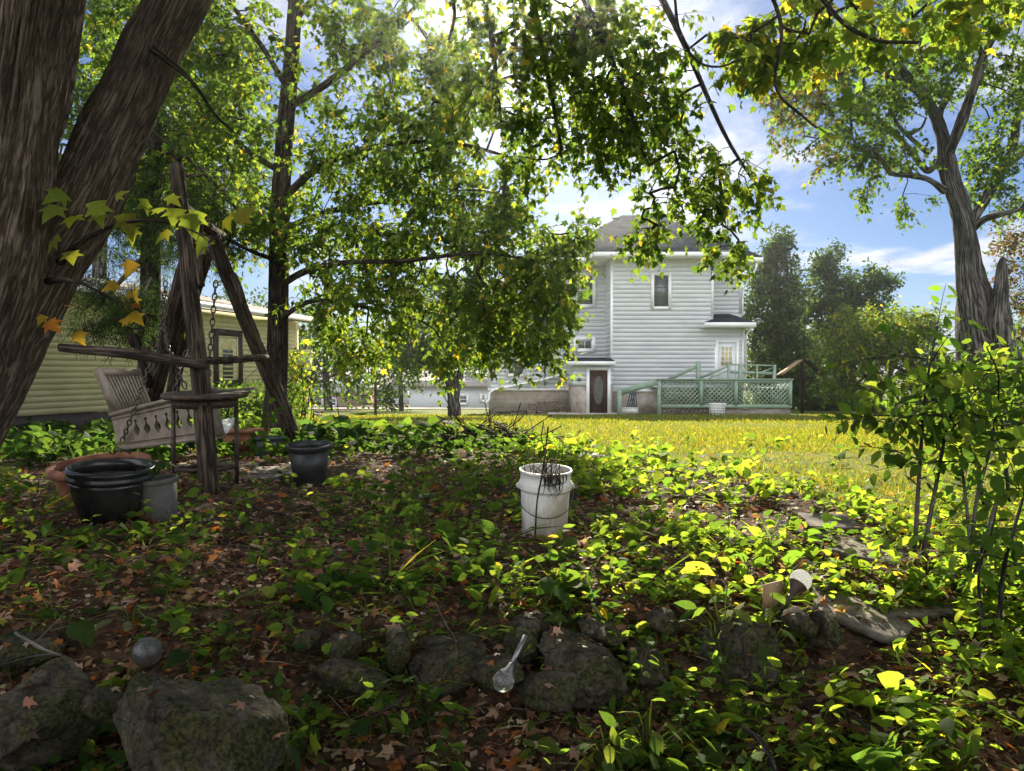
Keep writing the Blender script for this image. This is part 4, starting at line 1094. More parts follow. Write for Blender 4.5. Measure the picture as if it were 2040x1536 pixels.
s.tube([P(1086, 905, 4.05), P(1078, 870, 4.1), P(1083, 840, 4.1)], .003, 5)
s.build("main_stem", M["bark"], st, True)


# ------------------------------------------------------------------ rocks of the low dry wall
import bmesh


def rock(label, c, size, seed, rot=(0, 0, 0), cuts=9, rough=.06, name="rock", m="rock", group="stones of the low dry wall", ico=5):
    bm = bmesh.new(); bmesh.ops.create_icosphere(bm, subdivisions=ico, radius=1.0)
    r_ = np.random.default_rng(seed); v = np.array([p.co[:] for p in bm.verts])
    for k in range(cuts):
        d = r_.standard_normal(3); d /= np.linalg.norm(d); h = .45 + .35 * r_.random()
        e = v @ d - h; msk_ = e > 0; v[msk_] -= np.outer(e[msk_], d) * .93
    off = r_.random(3) * 50
    for i, p in enumerate(v):
        q = Vector(p * 1.6 + off); n_ = mnoise.fractal(q, 1.0, 2.0, 5)
        q2 = Vector(p * 6 + off); ll = mnoise.fractal(q2, 1.0, 2.0, 4)
        v[i] = p * (1 + rough * 2.2 * n_ + rough * .8 * ll)
    v *= np.array(size)
    Rm = np.array((Matrix.Rotation(rot[2], 3, "Z") @ Matrix.Rotation(rot[1], 3, "Y") @ Matrix.Rotation(rot[0], 3, "X")))
    v = v @ Rm.T
    for p, q in zip(bm.verts, v): p.co = q
    me = bpy.data.meshes.new(name); bm.to_mesh(me); bm.free()
    me.polygons.foreach_set("use_smooth", np.ones(len(me.polygons), bool)); me.materials.append(M[m])
    o = bpy.data.objects.new(name, me); COL.objects.link(o); o.location = tuple(float(a) for a in c)
    return tag(o, label, "rock", group)


def prock(label, px, py, d, rx, ry, rd, seed, rot=(0, 0, 0), **k):
    return rock(label, P(px, py, d), (rx * d / F, rd, ry * d / F), seed, rot, **k)


prock("huge mossy boulder with pointed top in the bottom left", 385, 1482, 2.25, 185, 172, .30, 1, (0, .12, .2), cuts=10, ico=6)
prock("dark mossy rock at the left edge beside the huge boulder", 105, 1415, 2.4, 130, 110, .22, 2, (0, -.2, .4), ico=5)
prock("flat tan stone wedged between the dark rock and the huge boulder", 215, 1402, 2.42, 50, 26, .09, 3, (0, .3, 0), ico=4)
prock("broad dark block left of the dropped solar light", 895, 1334, 2.94, 130, 80, .2, 4, (.1, .05, .1), ico=5, cuts=12)
prock("narrow brownish block at the left end of the broad dark block", 788, 1308, 2.92, 34, 60, .12, 5, (0, 0, .2), ico=4, cuts=12)
prock("slanted pointed stone right behind the solar light stake", 1048, 1270, 3.02, 62, 68, .13, 6, (.2, -.35, 0), ico=5, cuts=13)
prock("overhanging ledge stone with pale jagged upper lip", 1148, 1340, 2.87, 105, 68, .2, 7, (0, .28, .1), ico=6, cuts=8, rough=.09)
prock("pale speckled stone lying on the ledge stone", 1195, 1262, 3.0, 58, 26, .12, 8, (0, .2, 0), ico=5, cuts=10)
prock("upright rounded greenish stone right of the pale speckled one", 1318, 1245, 3.05, 34, 34, .08, 9, (0, .2, 0), ico=4, cuts=6)
prock("low brown stone under the dropped solar light", 985, 1345, 2.82, 65, 40, .12, 10, (0, 0, .1), ico=4, cuts=10)
prock("low dark stone under the ledge stone", 1095, 1365, 2.78, 95, 42, .14, 11, (0, .1, 0), ico=4, cuts=10)
prock("round stone half sunk left of the brownish block", 690, 1292, 2.95, 42, 36, .1, 12, ico=4, cuts=8)
prock("long dark stone low between boulder and broad block", 690, 1345, 2.8, 85, 42, .14, 13, (0, .1, 0), ico=4)
prock("steep ribbed stone at the left of the shaded big rock", 1290, 1320, 2.95, 50, 60, .14, 14, (0, -.3, 0), ico=5, cuts=12)
prock("big shaded block under the right solar light", 1478, 1290, 2.95, 95, 70, .2, 15, (0, .05, .1), ico=5, cuts=11)
prock("round brown boulder just right of the right solar light", 1632, 1248, 3.02, 44, 48, .12, 16, (0, .2, 0), ico=5, cuts=7)
prock("small tilted stone below the right solar light", 1590, 1240, 2.98, 40, 30, .1, 17, ico=4)
prock("small pale stone on the soil left of the dark block", 617, 1272, 3.0, 32, 24, .09, 18, ico=4)
prock("flat stone slab at the left rim of the bed", 45, 1290, 2.9, 75, 30, .14, 19, (0, .1, .2), ico=4)


def slab(label, px, py, d, L_, W_, th, rz, seed, tl_=(0, 0), m="flag", name="stone_slab", cat="slab", group=None, dz=.02):
    r_ = np.random.default_rng(seed); n = 22; c = gz_at(P(px, py, d), dz - .01); s = Soup(); th *= .7; W_ *= 1.35; L_ *= .95
    a = np.linspace(0, 2 * math.pi, n, endpoint=False); sq = lambda x: np.sign(x) * np.abs(x) ** .45
    o = np.stack([sq(np.cos(a)) * L_ / 2, sq(np.sin(a)) * W_ / 2], -1) * (1 + .10 * r_.standard_normal((n, 1)) + .16 * np.sin(a * 2 + r_.random() * 6)[:, None] + .12 * np.sin(a * 3 + r_.random() * 6)[:, None])
    layers = [(o * .97, -th), (o * 1.0, -.1 * th), (o * .955, 0)]
    v = np.concatenate([np.column_stack([q, np.full(n, z) + .004 * r_.standard_normal(n)]) for q, z in layers])
    Mx_ = np.array(tilt(c, tl_, rz)); v = v @ Mx_[:3, :3].T + Mx_[:3, 3]
    i = np.arange(n); fs = [np.stack([k * n + i, k * n + (i + 1) % n, (k + 1) * n + (i + 1) % n, (k + 1) * n + i], -1) for k in range(2)] + [(2 * n + i)[None], i[::-1][None]]
    s.add(v, fs); o_ = s.build(name, M[m]); return tag(o_, label, cat, group)


slab("long pale flagstone on the litter between table and black pot", 500, 930, 6.9, 1.0, .34, .05, .12, 1, (R(2), 0), group="flagstones")
slab("narrower flagstone just in front of the long pale one", 500, 948, 6.4, .62, .16, .04, .1, 2, group="flagstones")
slab("flagstone peeping out behind the table legs", 430, 915, 7.4, .6, .3, .04, .4, 3, group="flagstones")
slab("large cracked tan slab sloping down right of the solar light", 1715, 1197, 3.22, .46, .2, .05, -.6, 4, (R(10), R(8)), dz=.05, group="flagstones")
slab("sunlit tan slab near the sapling's foot, upper of the two", 1752, 1110, 4.0, .55, .24, .05, -.5, 5, (R(4), R(4)), dz=.03, group="flagstones")
slab("thin dark slate lying by the sunny weeds near the lawn", 1650, 1050, 4.5, .36, .15, .035, -.15, 6, (R(8), 0), dz=.05, group="flagstones")
slab("second thin slate lying under the dark slate", 1665, 1062, 4.35, .34, .13, .03, -.25, 7, (R(5), 0), dz=.02, group="flagstones")
slab("half buried slab right of the tan sloping slab", 1800, 1180, 3.35, .4, .2, .04, .2, 8, (R(4), 0), group="flagstones")
s = Soup(); a = P(1549, 1190, 3.14); q = np.array([(0, 0, -.05), (.045, 0, -.06), (.095, .01, .045), (.08, .012, .066), (.0, 0, .05)]) + a - (.06, 0, 0)
s.add(np.vstack([q, q + (0, .012, 0)]), [np.arange(5)[::-1][None] + 0, np.arange(5)[None] + 5] + [np.array([[i, (i + 1) % 5, (i + 1) % 5 + 5, i + 5]]) for i in range(5)])
tag(s.build("tan_tile", M["cardboard"]), "smooth tan broken tile standing left of the solar light stake", "tile")
for k, (px, py, d, r_, lab) in enumerate(((843, 947, 5.4, .042, "white rounded stone on the litter between black pot and bucket"), (1162, 882, 8.0, .07, "pale stone at the lawn edge behind the bucket"), (1185, 878, 8.3, .05, "small white stone at the lawn edge, rightmost of the pair"))):
    c = gz_at(P(px, py, d), r_ * .5); rock(lab, c, (r_, r_, r_ * .8), 60 + k, cuts=5, rough=.05, name="pale_stone", m="milk", group="pale stones in the bed", ico=3)


# ------------------------------------------------------------------ solar globe lights
def globe_light(label, g, r_, end, cupmat, gm, group="crackle glass solar stake lights"):
    g = np.asarray(g); end = np.asarray(end); t = thing("solar_light", label, "solar light", g, group)
    ax_ = end - g; Ln = np.linalg.norm(ax_); ax_ /= Ln
    Rm = Vector((0, 0, 1)).rotation_difference(Vector(-ax_)).to_matrix().to_4x4(); Mx_ = np.array(Matrix.Translation(Vector(g)) @ Rm)
    s = Soup(); a = np.linspace(-math.pi / 2, math.pi / 2, 25); s.lathe([(max(r_ * math.cos(x), 1e-4), r_ * math.sin(x)) for x in a], 40, Mx_); s.build("globe", gm, t, True)
    s = Soup(); s.lathe([(r_ * .25, -r_ * 1.75), (r_ * .3, -r_ * 1.7), (r_ * .42, -r_ * 1.2), (r_ * .86, -r_ * .62), (r_ * .9, -r_ * .5), (r_ * .8, -r_ * .48), (r_ * .2, -r_ * .8)], 28, Mx_); s.build("cup", cupmat, t, True)
    s = Soup(); s.tube([g + ax_ * r_ * 1.6, g + ax_ * Ln * .6, end], r_ * .24, 12); s.build("stake", cupmat, t, True)
    return t


globe_light("solar light with glowing frosted globe leaning right above the shaded block", P(1595, 1156, 3.12), .0445, P(1556, 1216, 3.06), M["rust"], M["crackle"])
globe_light("solar light with clear crackled globe on the huge boulder's left shoulder", P(293, 1298, 2.62), .05, P(300, 1420, 2.75), M["rust"], M["clearcrackle"])
globe_light("dropped solar light lying head down, bare metal stake against the stones", P(1003, 1357, 2.62), .038, P(1047, 1266, 2.72), M["metal_pale"], M["clearcrackle"])


# ------------------------------------------------------------------ sticks and fallen branches
def stick(label, rows, sub=8, m="bark", name="fallen_stick", twigs=0, seed=0):
    q = np.array([list(P(a, b, d)) + [r] for a, b, d, r in rows]); q[:, 2] = np.maximum(q[:, 2], H(q[:, 0], q[:, 1]) + q[:, 3] * .6)
    q = smoothpath(q, sub); s = Soup(); s.tube(q[:, :3], q[:, 3], 7, True, lambda i, a, r: r * .25 * np.sin(a * 2 + i * .9)); r_ = np.random.default_rng(seed)
    for k in range(twigs):
        i = r_.integers(2, len(q) - 1); p = q[i, :3]; d = r_.standard_normal(3) * (.5, .5, .25) + (0, 0, .2); d *= .12 / np.linalg.norm(d)
        s.tube([p, p + d * .6, p + d + r_.standard_normal(3) * .02], [q[i, 3] * .5, q[i, 3] * .35, q[i, 3] * .2], 5)
    return tag(s.build(name, M[m], None, True), label, "stick", "sticks fallen on the bed")


stick("long dark bent stick crossing the litter left of the bucket", [(560, 1062, 4.1, .007), (680, 1082, 4.0, .008), (830, 1115, 3.85, .007), (900, 1150, 3.65, .005)], twigs=5, seed=1)
stick("long thin stick left of the bucket pointing to the pots", [(450, 1000, 4.9, .006), (580, 1030, 4.5, .006), (690, 1060, 4.2, .004)], twigs=4, seed=2)
stick("pale short rod on the soil above the slanted stone", [(972, 1172, 3.5, .009), (1014, 1156, 3.6, .009)], m="metal_pale")
stick("thin reddish stick pointing up left of the pale rod", [(868, 1198, 3.3, .005), (915, 1168, 3.4, .005), (950, 1150, 3.5, .003)])
stick("grey crooked branch in the sunny weeds at right", [(1555, 1040, 4.6, .012), (1600, 1063, 4.3, .012), (1640, 1090, 4.1, .01)], m="bark_grey", twigs=2, seed=3)
stick("pale twig lying down the slope below the shaded block", [(1640, 1380, 2.75, .004), (1740, 1460, 2.5, .005), (1790, 1530, 2.3, .004)], m="bark_grey")
stick("pale forked twig in the bottom right litter", [(1480, 1450, 2.45, .008), (1520, 1480, 2.4, .008), (1545, 1536, 2.3, .007)], m="bark_grey", twigs=2, seed=5)
stick("straight stick slanting behind the sunny weeds", [(1360, 1050, 4.3, .008), (1420, 1115, 3.9, .008)], m="bark_grey", twigs=1, seed=6)
stick("thin dark stick hanging over the broad dark block", [(868, 1200, 3.0, .003), (885, 1240, 2.78, .004), (905, 1275, 2.7, .004), (910, 1310, 2.69, .003)])
stick("slim bare twig left of the huge boulder", [(30, 1260, 2.75, .005), (80, 1290, 2.65, .005), (140, 1312, 2.6, .003)], m="bark_grey", twigs=2, seed=8)
stick("curved twig in the front leaf litter left of centre", [(740, 1430, 2.5, .004), (790, 1400, 2.55, .005), (815, 1380, 2.6, .004)])
stick("dark twig across the shaded litter right of the glazed pot", [(380, 1070, 4.1, .006), (470, 1085, 4.0, .007), (560, 1110, 3.85, .005)], twigs=4, seed=9)
# brush pile
bp_ = Soup(); c = gz_at(P(972, 868, 10.2)); r_ = np.random.default_rng(5)
for k in range(150):
    a = r_.random() * 6.28; rr = .75 * r_.random() ** .6; p = c + np.array([rr * math.cos(a), rr * .7 * math.sin(a), .03 + .28 * (1 - rr / .8) * r_.random()])
    d = np.array([r_.standard_normal(), r_.standard_normal() * .8, .25 * r_.standard_normal()]); d *= (.3 + .4 * r_.random()) / np.linalg.norm(d)
    bp_.tube([p - d, p, p + d + (0, 0, -.04)], [.008, .007, .003], 5)
for (a, b_) in (((955, 850, 10.1), (1040, 905, 9.4)), ((930, 862, 10.3), (1010, 850, 10.2)), ((990, 840, 10.4), (1030, 890, 9.6))):
    bp_.tube([P(*a), (P(*a) + P(*b_)) / 2 + (0, 0, .05), gz_at(P(*b_), .02)], [.02, .02, .012], 6)
tag(bp_.build("brush_pile", M["bark"], None, True), "dark heap of cut branches at the lawn's near corner", "brush pile")

# height of stones and soil for whatever falls on them
bpy.context.view_layer.update()
_dg = bpy.context.evaluated_depsgraph_get()


def drop(x, y, z):
    """rest height on the stones near the front of the bed"""
    z = z.copy()
    for i in np.nonzero((y < 3.7) & (x > -2.6))[0]:
        ok, loc, _n, _f, hit, _m = SC.ray_cast(_dg, (float(x[i]), float(y[i]), .16), (0, 0, -1), distance=2.0)
        if ok and hit.name.startswith(("rock", "stone_slab", "ground")): z[i] = loc[2]
    return z
# ================================================================== LEAVES
def _fan(outline, ctr, curl):
    o = np.array(outline, float); full = np.vstack([o, (o * (-1, 1))[::-1][1:-1] if o[0][0] == 0 and o[-1][0] == 0 else (o * (-1, 1))[::-1]])
    v = np.vstack([[ctr], full]); z = .28 * np.abs(v[:, 0]) - curl * v[:, 0] ** 2 * 1.6 - curl * .5 * (v[:, 1] - .2) ** 2 + .0
    n = len(full); i = np.arange(n)
    return np.column_stack([v, z]), [np.column_stack([np.zeros(n, int), 1 + i, 1 + (i + 1) % n])]


T_MAPLE = _fan([(0, 0), (.14, .02), (.40, .04), (.31, .22), (.55, .46), (.26, .46), (.17, .66), (0, 1.0)], (0, .32), .5)
T_MAPLE_S = _fan([(0, 0), (.36, .06), (.24, .26), (.46, .52), (.17, .5), (0, 1.0)], (0, .32), .5)
T_OVAL = _fan([(0, 0), (.2, .14), (.3, .38), (.22, .68), (0, 1.0)], (0, .4), .7)
T_HEART = _fan([(0, .08), (.2, 0), (.38, .14), (.40, .38), (.25, .68), (0, 1.0)], (0, .36), .7)
T_QUAD = (np.array([(0, 0, 0), (.3, .45, -.05), (0, 1, -.1), (-.3, .45, -.05)]), [np.array([(0, 1, 2, 3)])])
T_BLADE = (np.array([(-.016, 0, 0), (.016, 0, 0), (.018, .5, 0), (-.018, .5, 0), (.002, 1, -.16), (-.002, 1, -.16)]), [np.array([(0, 1, 2, 3), (3, 2, 4, 5)])])
T_NEEDLE = (np.array([(-.05, 0, 0), (.05, 0, 0), (.03, 1, -.08), (-.03, 1, -.08)]), [np.array([(0, 1, 2, 3)])])


def unit(a):
    return a / np.maximum(np.linalg.norm(a, axis=-1, keepdims=True), 1e-9)


def put_leaves(S, T, pos, d, n, size, col):
    tv, tf = T; K = len(tv); m = len(pos)
    if m == 0: return
    d = unit(d); x = unit(np.cross(d, n)); n = np.cross(x, d)
    size = np.broadcast_to(size, (m,))
    wid = size * (.85 + .3 * rng.random(m))
    v = pos[:, None] + tv[None, :, 0:1] * x[:, None] * wid[:, None, None] + tv[None, :, 1:2] * d[:, None] * size[:, None, None] + tv[None, :, 2:3] * n[:, None] * (size * (.4 + 1.3 * rng.random(m)))[:, None, None]
    base = (np.arange(m) * K)[:, None, None]
    S.add(v.reshape(-1, 3), [(f[None] + base).reshape(-1, f.shape[1]) for f in tf], np.repeat(col, K, 0))


def leafcol(m, pal, w):
    """pal rows rgb, w weights"""
    pal = np.array(pal); w = np.array(w, float); k = rng.choice(len(pal), m, p=w / w.sum())
    return np.clip(pal[k] * (.75 + .5 * rng.random((m, 1))) * (.92 + .16 * rng.random((m, 3))), .003, .9)


G_DARK, G_MID, G_LITE, G_YEL, YEL, ORG, BRN = (.032, .062, .018), (.05, .092, .022), (.082, .132, .028), (.125, .165, .034), (.30, .25, .04), (.34, .13, .025), (.13, .07, .035)


class Crown:
    def __init__(s, limbs):
        s.nodes = [l[:, :3] for l in limbs]
        s.P = np.vstack(s.nodes); s.par = np.full(len(s.P), -1); s.is_limb = len(s.P); s.rl = np.concatenate([l[:, 3] for l in limbs])
        s.twig = Soup(); s.leaf = Soup()

    def grow(s, blobs, T, lsize, nsub=4, per=8, sublen=.35, droop=.35, pal=(G_DARK, G_MID, G_LITE), w=(3, 4, 2), twig_r=.006, shell=2.2, jit=.02, maxr=.03, colfn=None, ncap=None):
        cs = []
        for bl_ in blobs:
            if len(bl_) == 3:
                c, ext, n = np.array(bl_[0]), np.array(bl_[1]), bl_[2]; u = unit(rng.standard_normal((n, 3))); cs.append(c + u * rng.random((n, 1)) ** (1 / shell) * ext); continue
            px, py, d, rx, ry, rd, n = bl_
            c = P(px, py, d); u = unit(rng.standard_normal((n, 3))); rr = rng.random((n, 1)) ** (1 / shell)
            q = c + u * rr * np.array([rx * d / F, rd, ry * d / F]); cs.append(q)
        C = np.vstack(cs); C[:, 2] = np.maximum(C[:, 2], H(C[:, 0], C[:, 1]) + .35)
        base = s.P; bl = s.is_limb
        dist = np.min(np.linalg.norm(C[:, None] - base[None, ::3], axis=2), 1); C = C[np.argsort(dist)]
        Pn = np.vstack([base, C]); n0 = len(base); par = np.concatenate([s.par, np.zeros(len(C), int)]); cnt = np.zeros(len(Pn))
        for i in range(len(C)):
            dd = np.linalg.norm(Pn[:n0 + i] - C[i], axis=1); par[n0 + i] = int(np.argmin(dd))
        for i in range(len(Pn) - 1, n0 - 1, -1):
            cnt[i] += 1
            if par[i] >= n0: cnt[par[i]] += cnt[i]
        for i in range(n0, len(Pn)):
            a, b = Pn[par[i]], Pn[i]; L_ = np.linalg.norm(b - a)
            if L_ < 1e-4: continue
            r0 = min(twig_r * math.sqrt(cnt[i]), maxr); r1 = min(twig_r * math.sqrt(max(cnt[i] - 1, .5)), r0)
            mid = (a + b) / 2 + rng.standard_normal(3) * L_ * .09 + np.array([0, 0, .06 * L_])
            s.twig.tube([a, mid, b], [r0, (r0 + r1) / 2, r1], 5 if r0 < .02 else 7, False)
        # leafy sub-twigs
        m = len(C) * nsub
        org = np.repeat(C, nsub, 0); out = unit(C - Pn[par[n0:]]); out = np.repeat(out, nsub, 0)
        sd_ = unit(out * .7 + rng.standard_normal((m, 3)) * .75 + np.array([0, 0, -droop]))
        sl = sublen * (.5 + rng.random(m))
        bend = np.array([0, 0, -droop * .5])
        tipp = org + sd_ * sl[:, None] + bend * (sl ** 1)[:, None] * .6
        for i in range(m):
            s.twig.tube([org[i], (org[i] * .5 + tipp[i] * .5) - bend * sl[i] * .15, tipp[i]], [twig_r * .55, twig_r * .4, twig_r * .2], 3, False)
        t = (np.arange(per) + .6) / per
        tt = np.tile(t, m) + rng.standard_normal(m * per) * .05
        o2 = np.repeat(org, per, 0); tp2 = np.repeat(tipp, per, 0); sd2 = np.repeat(sd_, per, 0)
        pos = o2 + (tp2 - o2) * tt[:, None]
        side = unit(np.cross(sd2, rng.standard_normal((m * per, 3))))
        ld = unit(sd2 * .5 + side * 1.0 + np.array([0, 0, -droop * 1.2]))
        pos = pos + ld * (lsize * .35) + rng.standard_normal(pos.shape) * jit
        nn = unit(rng.standard_normal(pos.shape) * .55 + np.array([0, -.15, .8]))
        sz = lsize * (.55 + .75 * rng.random(len(pos)))
        col = leafcol(len(pos), pal, w)
        if colfn is not None: col = colfn(pos, col)
        put_leaves(s.leaf, T, pos, ld, nn, sz, col)
        s.P = Pn; s.par = par

    def loose(s, T, pos, d, n, size, col):
        put_leaves(s.leaf, T, pos, d, n, size, col)


def tree(name, label, loc, trunk_rows, limb_rows, barkm, group=None, cat="tree", nseg=14, wob=.06, extra_trunks=()):
    t = thing(name, label, cat, loc, group)
    tr_ = [pxpath(r, 8) for r in ([trunk_rows] + list(extra_trunks))]
    for k, q in enumerate(tr_):
        s = Soup(); s.tube(q[:, :3], q[:, 3], nseg, True, lambda i, a, r: r * wob * (np.sin(3 * a + i * .2) + 1.5 * (vnoise(a * 2, i * .3, k + 3) - .5)))
        s.build("trunk", barkm, t, True)
    lb = [pxpath(r, 8) for r in limb_rows]
    if lb:
        s = Soup()
        for q in lb: s.tube(q[:, :3], q[:, 3], 10, True, lambda i, a, r: r * wob * 1.2 * np.sin(2 * a + i * .4))
        s.build("limbs", barkm, t, True)
    return t, Crown(tr_ + lb)


def finish(t, c, barkm, leafm="leaf"):
    if c.twig.n: c.twig.build("twigs", M[barkm] if isinstance(barkm, str) else barkm, t, True)
    c.leaf.build("crown", M[leafm], t)


# ================================================================== BIG LEANING MAPLE (near left)
t = thing("leaning_maple", "huge twin-trunked maple with ridged bark filling the left edge", "tree", gz_at(P(-205, 1120, 3.7)))
rowsA = [(-235, 1150, 3.75, 153.5), (-205, 1000, 3.75, 132.8), (-150, 820, 3.75, 124.5), (-98, 690, 3.75, 122.8), (-62, 610, 3.72, 109.6), (-40, 530, 3.7, 114.5), (-14, 440, 3.7, 102.9), (14, 300, 3.7, 91.3), (35, 180, 3.7, 89.6), (64, 0, 3.7, 86.3), (88, -220, 3.7, 93.0), (120, -480, 3.8, 87.1), (160, -900, 4.0, 66.4)]
rowsB = [(-215, 1150, 3.95, 112.0), (-165, 1020, 3.95, 93.0), (-92, 900, 3.95, 79.7), (-25, 760, 3.95, 76.4), (38, 620, 3.95, 74.7), (105, 500, 3.95, 71.4), (165, 400, 3.95, 69.7), (214, 290, 3.95, 62.2), (262, 190, 3.95, 58.1), (302, 95, 3.95, 54.8), (352, 0, 3.95, 51.5), (420, -150, 4.05, 51.5), (520, -350, 4.3, 45.6), (640, -560, 4.7, 38.2)]


def bigtrunk(rows, seed, amp):
    q = pxpath(rows, 26); s = Soup(); cum = np.concatenate([[0], np.cumsum(np.linalg.norm(np.diff(q[:, :3], axis=0), axis=1))])
    def wob(i, a, r):
        z = cum[i.astype(int)] + 0 * a
        wv = .25 * (vnoise(a * 1.3, z * 2.2, seed + 9) - .5)
        rid = np.abs(vnoise((a + wv) * 8, z * 1.9, seed) - .5) * 2
        rid2 = np.abs(vnoise((a + wv) * 19, z * 4.5, seed + 1) - .5) * 2
        lump = vnoise(a * 1.1 + 3, z * 1.4, seed + 2) - .5
        return amp * (rid - .5) + amp * .55 * (rid2 - .5) + .05 * lump
    s.tube(q[:, :3], q[:, 3], 400, True, wob); s.build("trunk", M["bark_big"], t, True); return q


qa = bigtrunk(rowsA, 3, .030); qb = bigtrunk(rowsB, 14, .016)
limbs = [[(640, -560, 4.7, 40), (850, -600, 5.2, 26), (1000, -420, 5.7, 16), (1130, -80, 6.0, 8), (1235, 160, 6.2, 5), (1290, 330, 6.2, 3)],
         [(850, -600, 5.2, 24), (1100, -420, 5.8, 14), (1240, -150, 6.1, 9), (1350, 60, 6.3, 6), (1440, 260, 6.4, 4), (1500, 360, 6.4, 2.5)],
         [(1000, -420, 5.7, 14), (1040, -120, 6.3, 8), (1085, 120, 6.6, 5), (1120, 300, 6.6, 3)],
         [(1000, -420, 5.7, 12), (960, -100, 6.4, 7), (985, 120, 6.8, 4.5), (1000, 260, 6.9, 3)],
         [(850, -600, 5.0, 22), (1250, -480, 4.6, 15), (1480, -250, 4.2, 10), (1640, 0, 4.0, 5), (1730, 75, 3.9, 4), (1830, 85, 3.9, 3)],
         [(1250, -480, 4.6, 12), (1440, -180, 4.9, 7), (1552, 30, 4.9, 4), (1545, 170, 4.9, 3), (1600, 232, 4.9, 2.5), (1645, 268, 4.9, 2)],
         [(1250, -480, 4.6, 8), (1335, -60, 4.8, 3.5), (1352, 55, 4.8, 3), (1385, 118, 4.8, 2.6), (1430, 133, 4.8, 2.2), (1478, 118, 4.8, 1.8)],
         [(880, -60, 6.2, 6), (905, 20, 6.2, 4), (895, 80, 6.2, 3)],
         [(300, 95, 3.75, 9), (380, 160, 3.9, 4), (430, 230, 4.1, 3.2), (468, 265, 4.2, 2)],
         [(120, 520, 3.75, 10), (180, 470, 3.55, 5), (270, 440, 3.5, 3.5), (360, 450, 3.5, 2.5), (420, 480, 3.5, 1.6)],
         [(95, 560, 3.75, 8), (150, 560, 3.6, 4), (215, 590, 3.55, 2.5), (280, 620, 3.55, 1.5)],
         [(640, -560, 4.7, 40), (700, -900, 5.2, 30), (900, -1200, 6, 16)]]
lb = [pxpath(r, 8) for r in limbs]
s = Soup()
for q in lb: s.tube(q[:, :3], q[:, 3], 9, True)
s.build("limbs", M["bark"], t, True)
cr = Crown([qa[::6], qb[::6]] + lb)
hang = [(1150, 130, 6.6, 140, 160, .7, 45), (1060, 260, 6.9, 90, 110, .5, 27), (1260, 220, 6.6, 110, 110, .6, 30), (1200, 40, 6.4, 170, 70, .7, 27), (1010, 60, 6.8, 110, 110, .6, 22), (1460, 490, 6.4, 16, 40, .2, 6), (1290, 465, 6.4, 38, 24, .2, 7), (1080, 70, 6.2, 150, 110, .8, 22), (1215, 110, 6.2, 120, 120, .6, 24), (1310, 170, 6.3, 75, 110, .5, 17), (1150, 240, 6.5, 130, 100, .6, 22), (1240, 290, 6.3, 80, 70, .5, 11),
        (1370, 290, 6.4, 70, 85, .5, 15), (1425, 340, 6.4, 60, 75, .4, 12), (1492, 372, 6.4, 42, 35, .3, 7), (1400, 415, 6.4, 45, 55, .4, 8), (1430, 470, 6.4, 18, 55, .25, 4), (1300, 440, 6.4, 35, 38, .25, 4), (1310, 370, 6.4, 55, 45, .35, 6),
        (985, 180, 6.9, 110, 150, .7, 24), (1100, -120, 6.0, 250, 90, 1.0, 15), (930, 30, 6.6, 100, 70, .7, 10)]
cr.grow(hang, T_MAPLE, .066, 4, 6, .2, .75, (G_DARK, G_MID, G_LITE, G_YEL, YEL), (1, 3.5, 5.5, 3.0, .25), .0035, 2.6, .015, .012)
near = [(1480, 60, 5.4, 60, 60, .5, 11), (1560, 60, 5.4, 70, 80, .6, 20), (1660, 45, 5.3, 70, 60, .7, 15), (1800, 30, 5.2, 90, 45, .8, 15), (1940, 20, 5.0, 80, 50, .6, 11), (1500, 115, 5.4, 40, 40, .3, 6)]
cr.grow(near, T_MAPLE, .08, 3, 7, .16, .6, (G_MID, G_LITE, G_YEL, YEL), (1, 4, 5, .8), .0032, 2.6, .015, .01)
# big close leaves of the low sprays
def spray(pts, size, pal, w, T=T_MAPLE):
    pos = np.array([P(*p) for p in pts]); m = len(pos)
    d = unit(rng.standard_normal((m, 3)) * .6 + np.array([0, -.25, -.55])); n = unit(rng.standard_normal((m, 3)) * .35 + np.array([0, -.75, .55]))
    cr.loose(T, pos, d, n, size * (.7 + .6 * rng.random(m)), leafcol(m, pal, w))
spray([(190, 400, 3.5), (205, 430, 3.5), (248, 425, 3.5), (285, 395, 3.45), (300, 412, 3.5), (335, 390, 3.5), (325, 420, 3.5), (352, 415, 3.5), (375, 425, 3.5), (395, 420, 3.5), (340, 460, 3.5), (408, 470, 3.5), (420, 485, 3.5), (150, 430, 3.6), (130, 385, 3.6), (118, 410, 3.6), (140, 500, 3.6), (455, 430, 3.6), (470, 440, 3.6), (120, 470, 3.6), (265, 455, 3.55), (230, 395, 3.6)], .105, (G_YEL, (.17, .20, .035), (.24, .23, .04)), (2, 3, 1))
spray([(235, 565, 3.55), (252, 585, 3.55), (240, 580, 3.56), (270, 600, 3.55), (262, 622, 3.55), (278, 605, 3.55), (258, 640, 3.55), (132, 608, 3.6), (95, 640, 3.6), (88, 628, 3.6), (150, 660, 3.6), (266, 520, 3.6)], .075, ((.26, .17, .03), (.26, .11, .025), (.2, .11, .04)), (2, 2, 1))
spray([(1725, 20, 3.9), (1745, 40, 3.9), (1690, 50, 3.9), (1665, 115, 3.9), (1650, 180, 3.9), (1672, 215, 3.9), (1685, 175, 3.9), (1745, 70, 3.9), (1760, 100, 3.9), (1840, 100, 3.9), (1870, 25, 3.9), (1940, 10, 3.9), (1990, 35, 3.9), (1800, 55, 3.9), (1510, 95, 4.2), (1640, 255, 4.8), (1655, 270, 4.8), (1650, 285, 4.8), (1540, 395, 6.2), (1530, 375, 6.2)], .105, (G_LITE, G_YEL, YEL), (2, 3, 1))
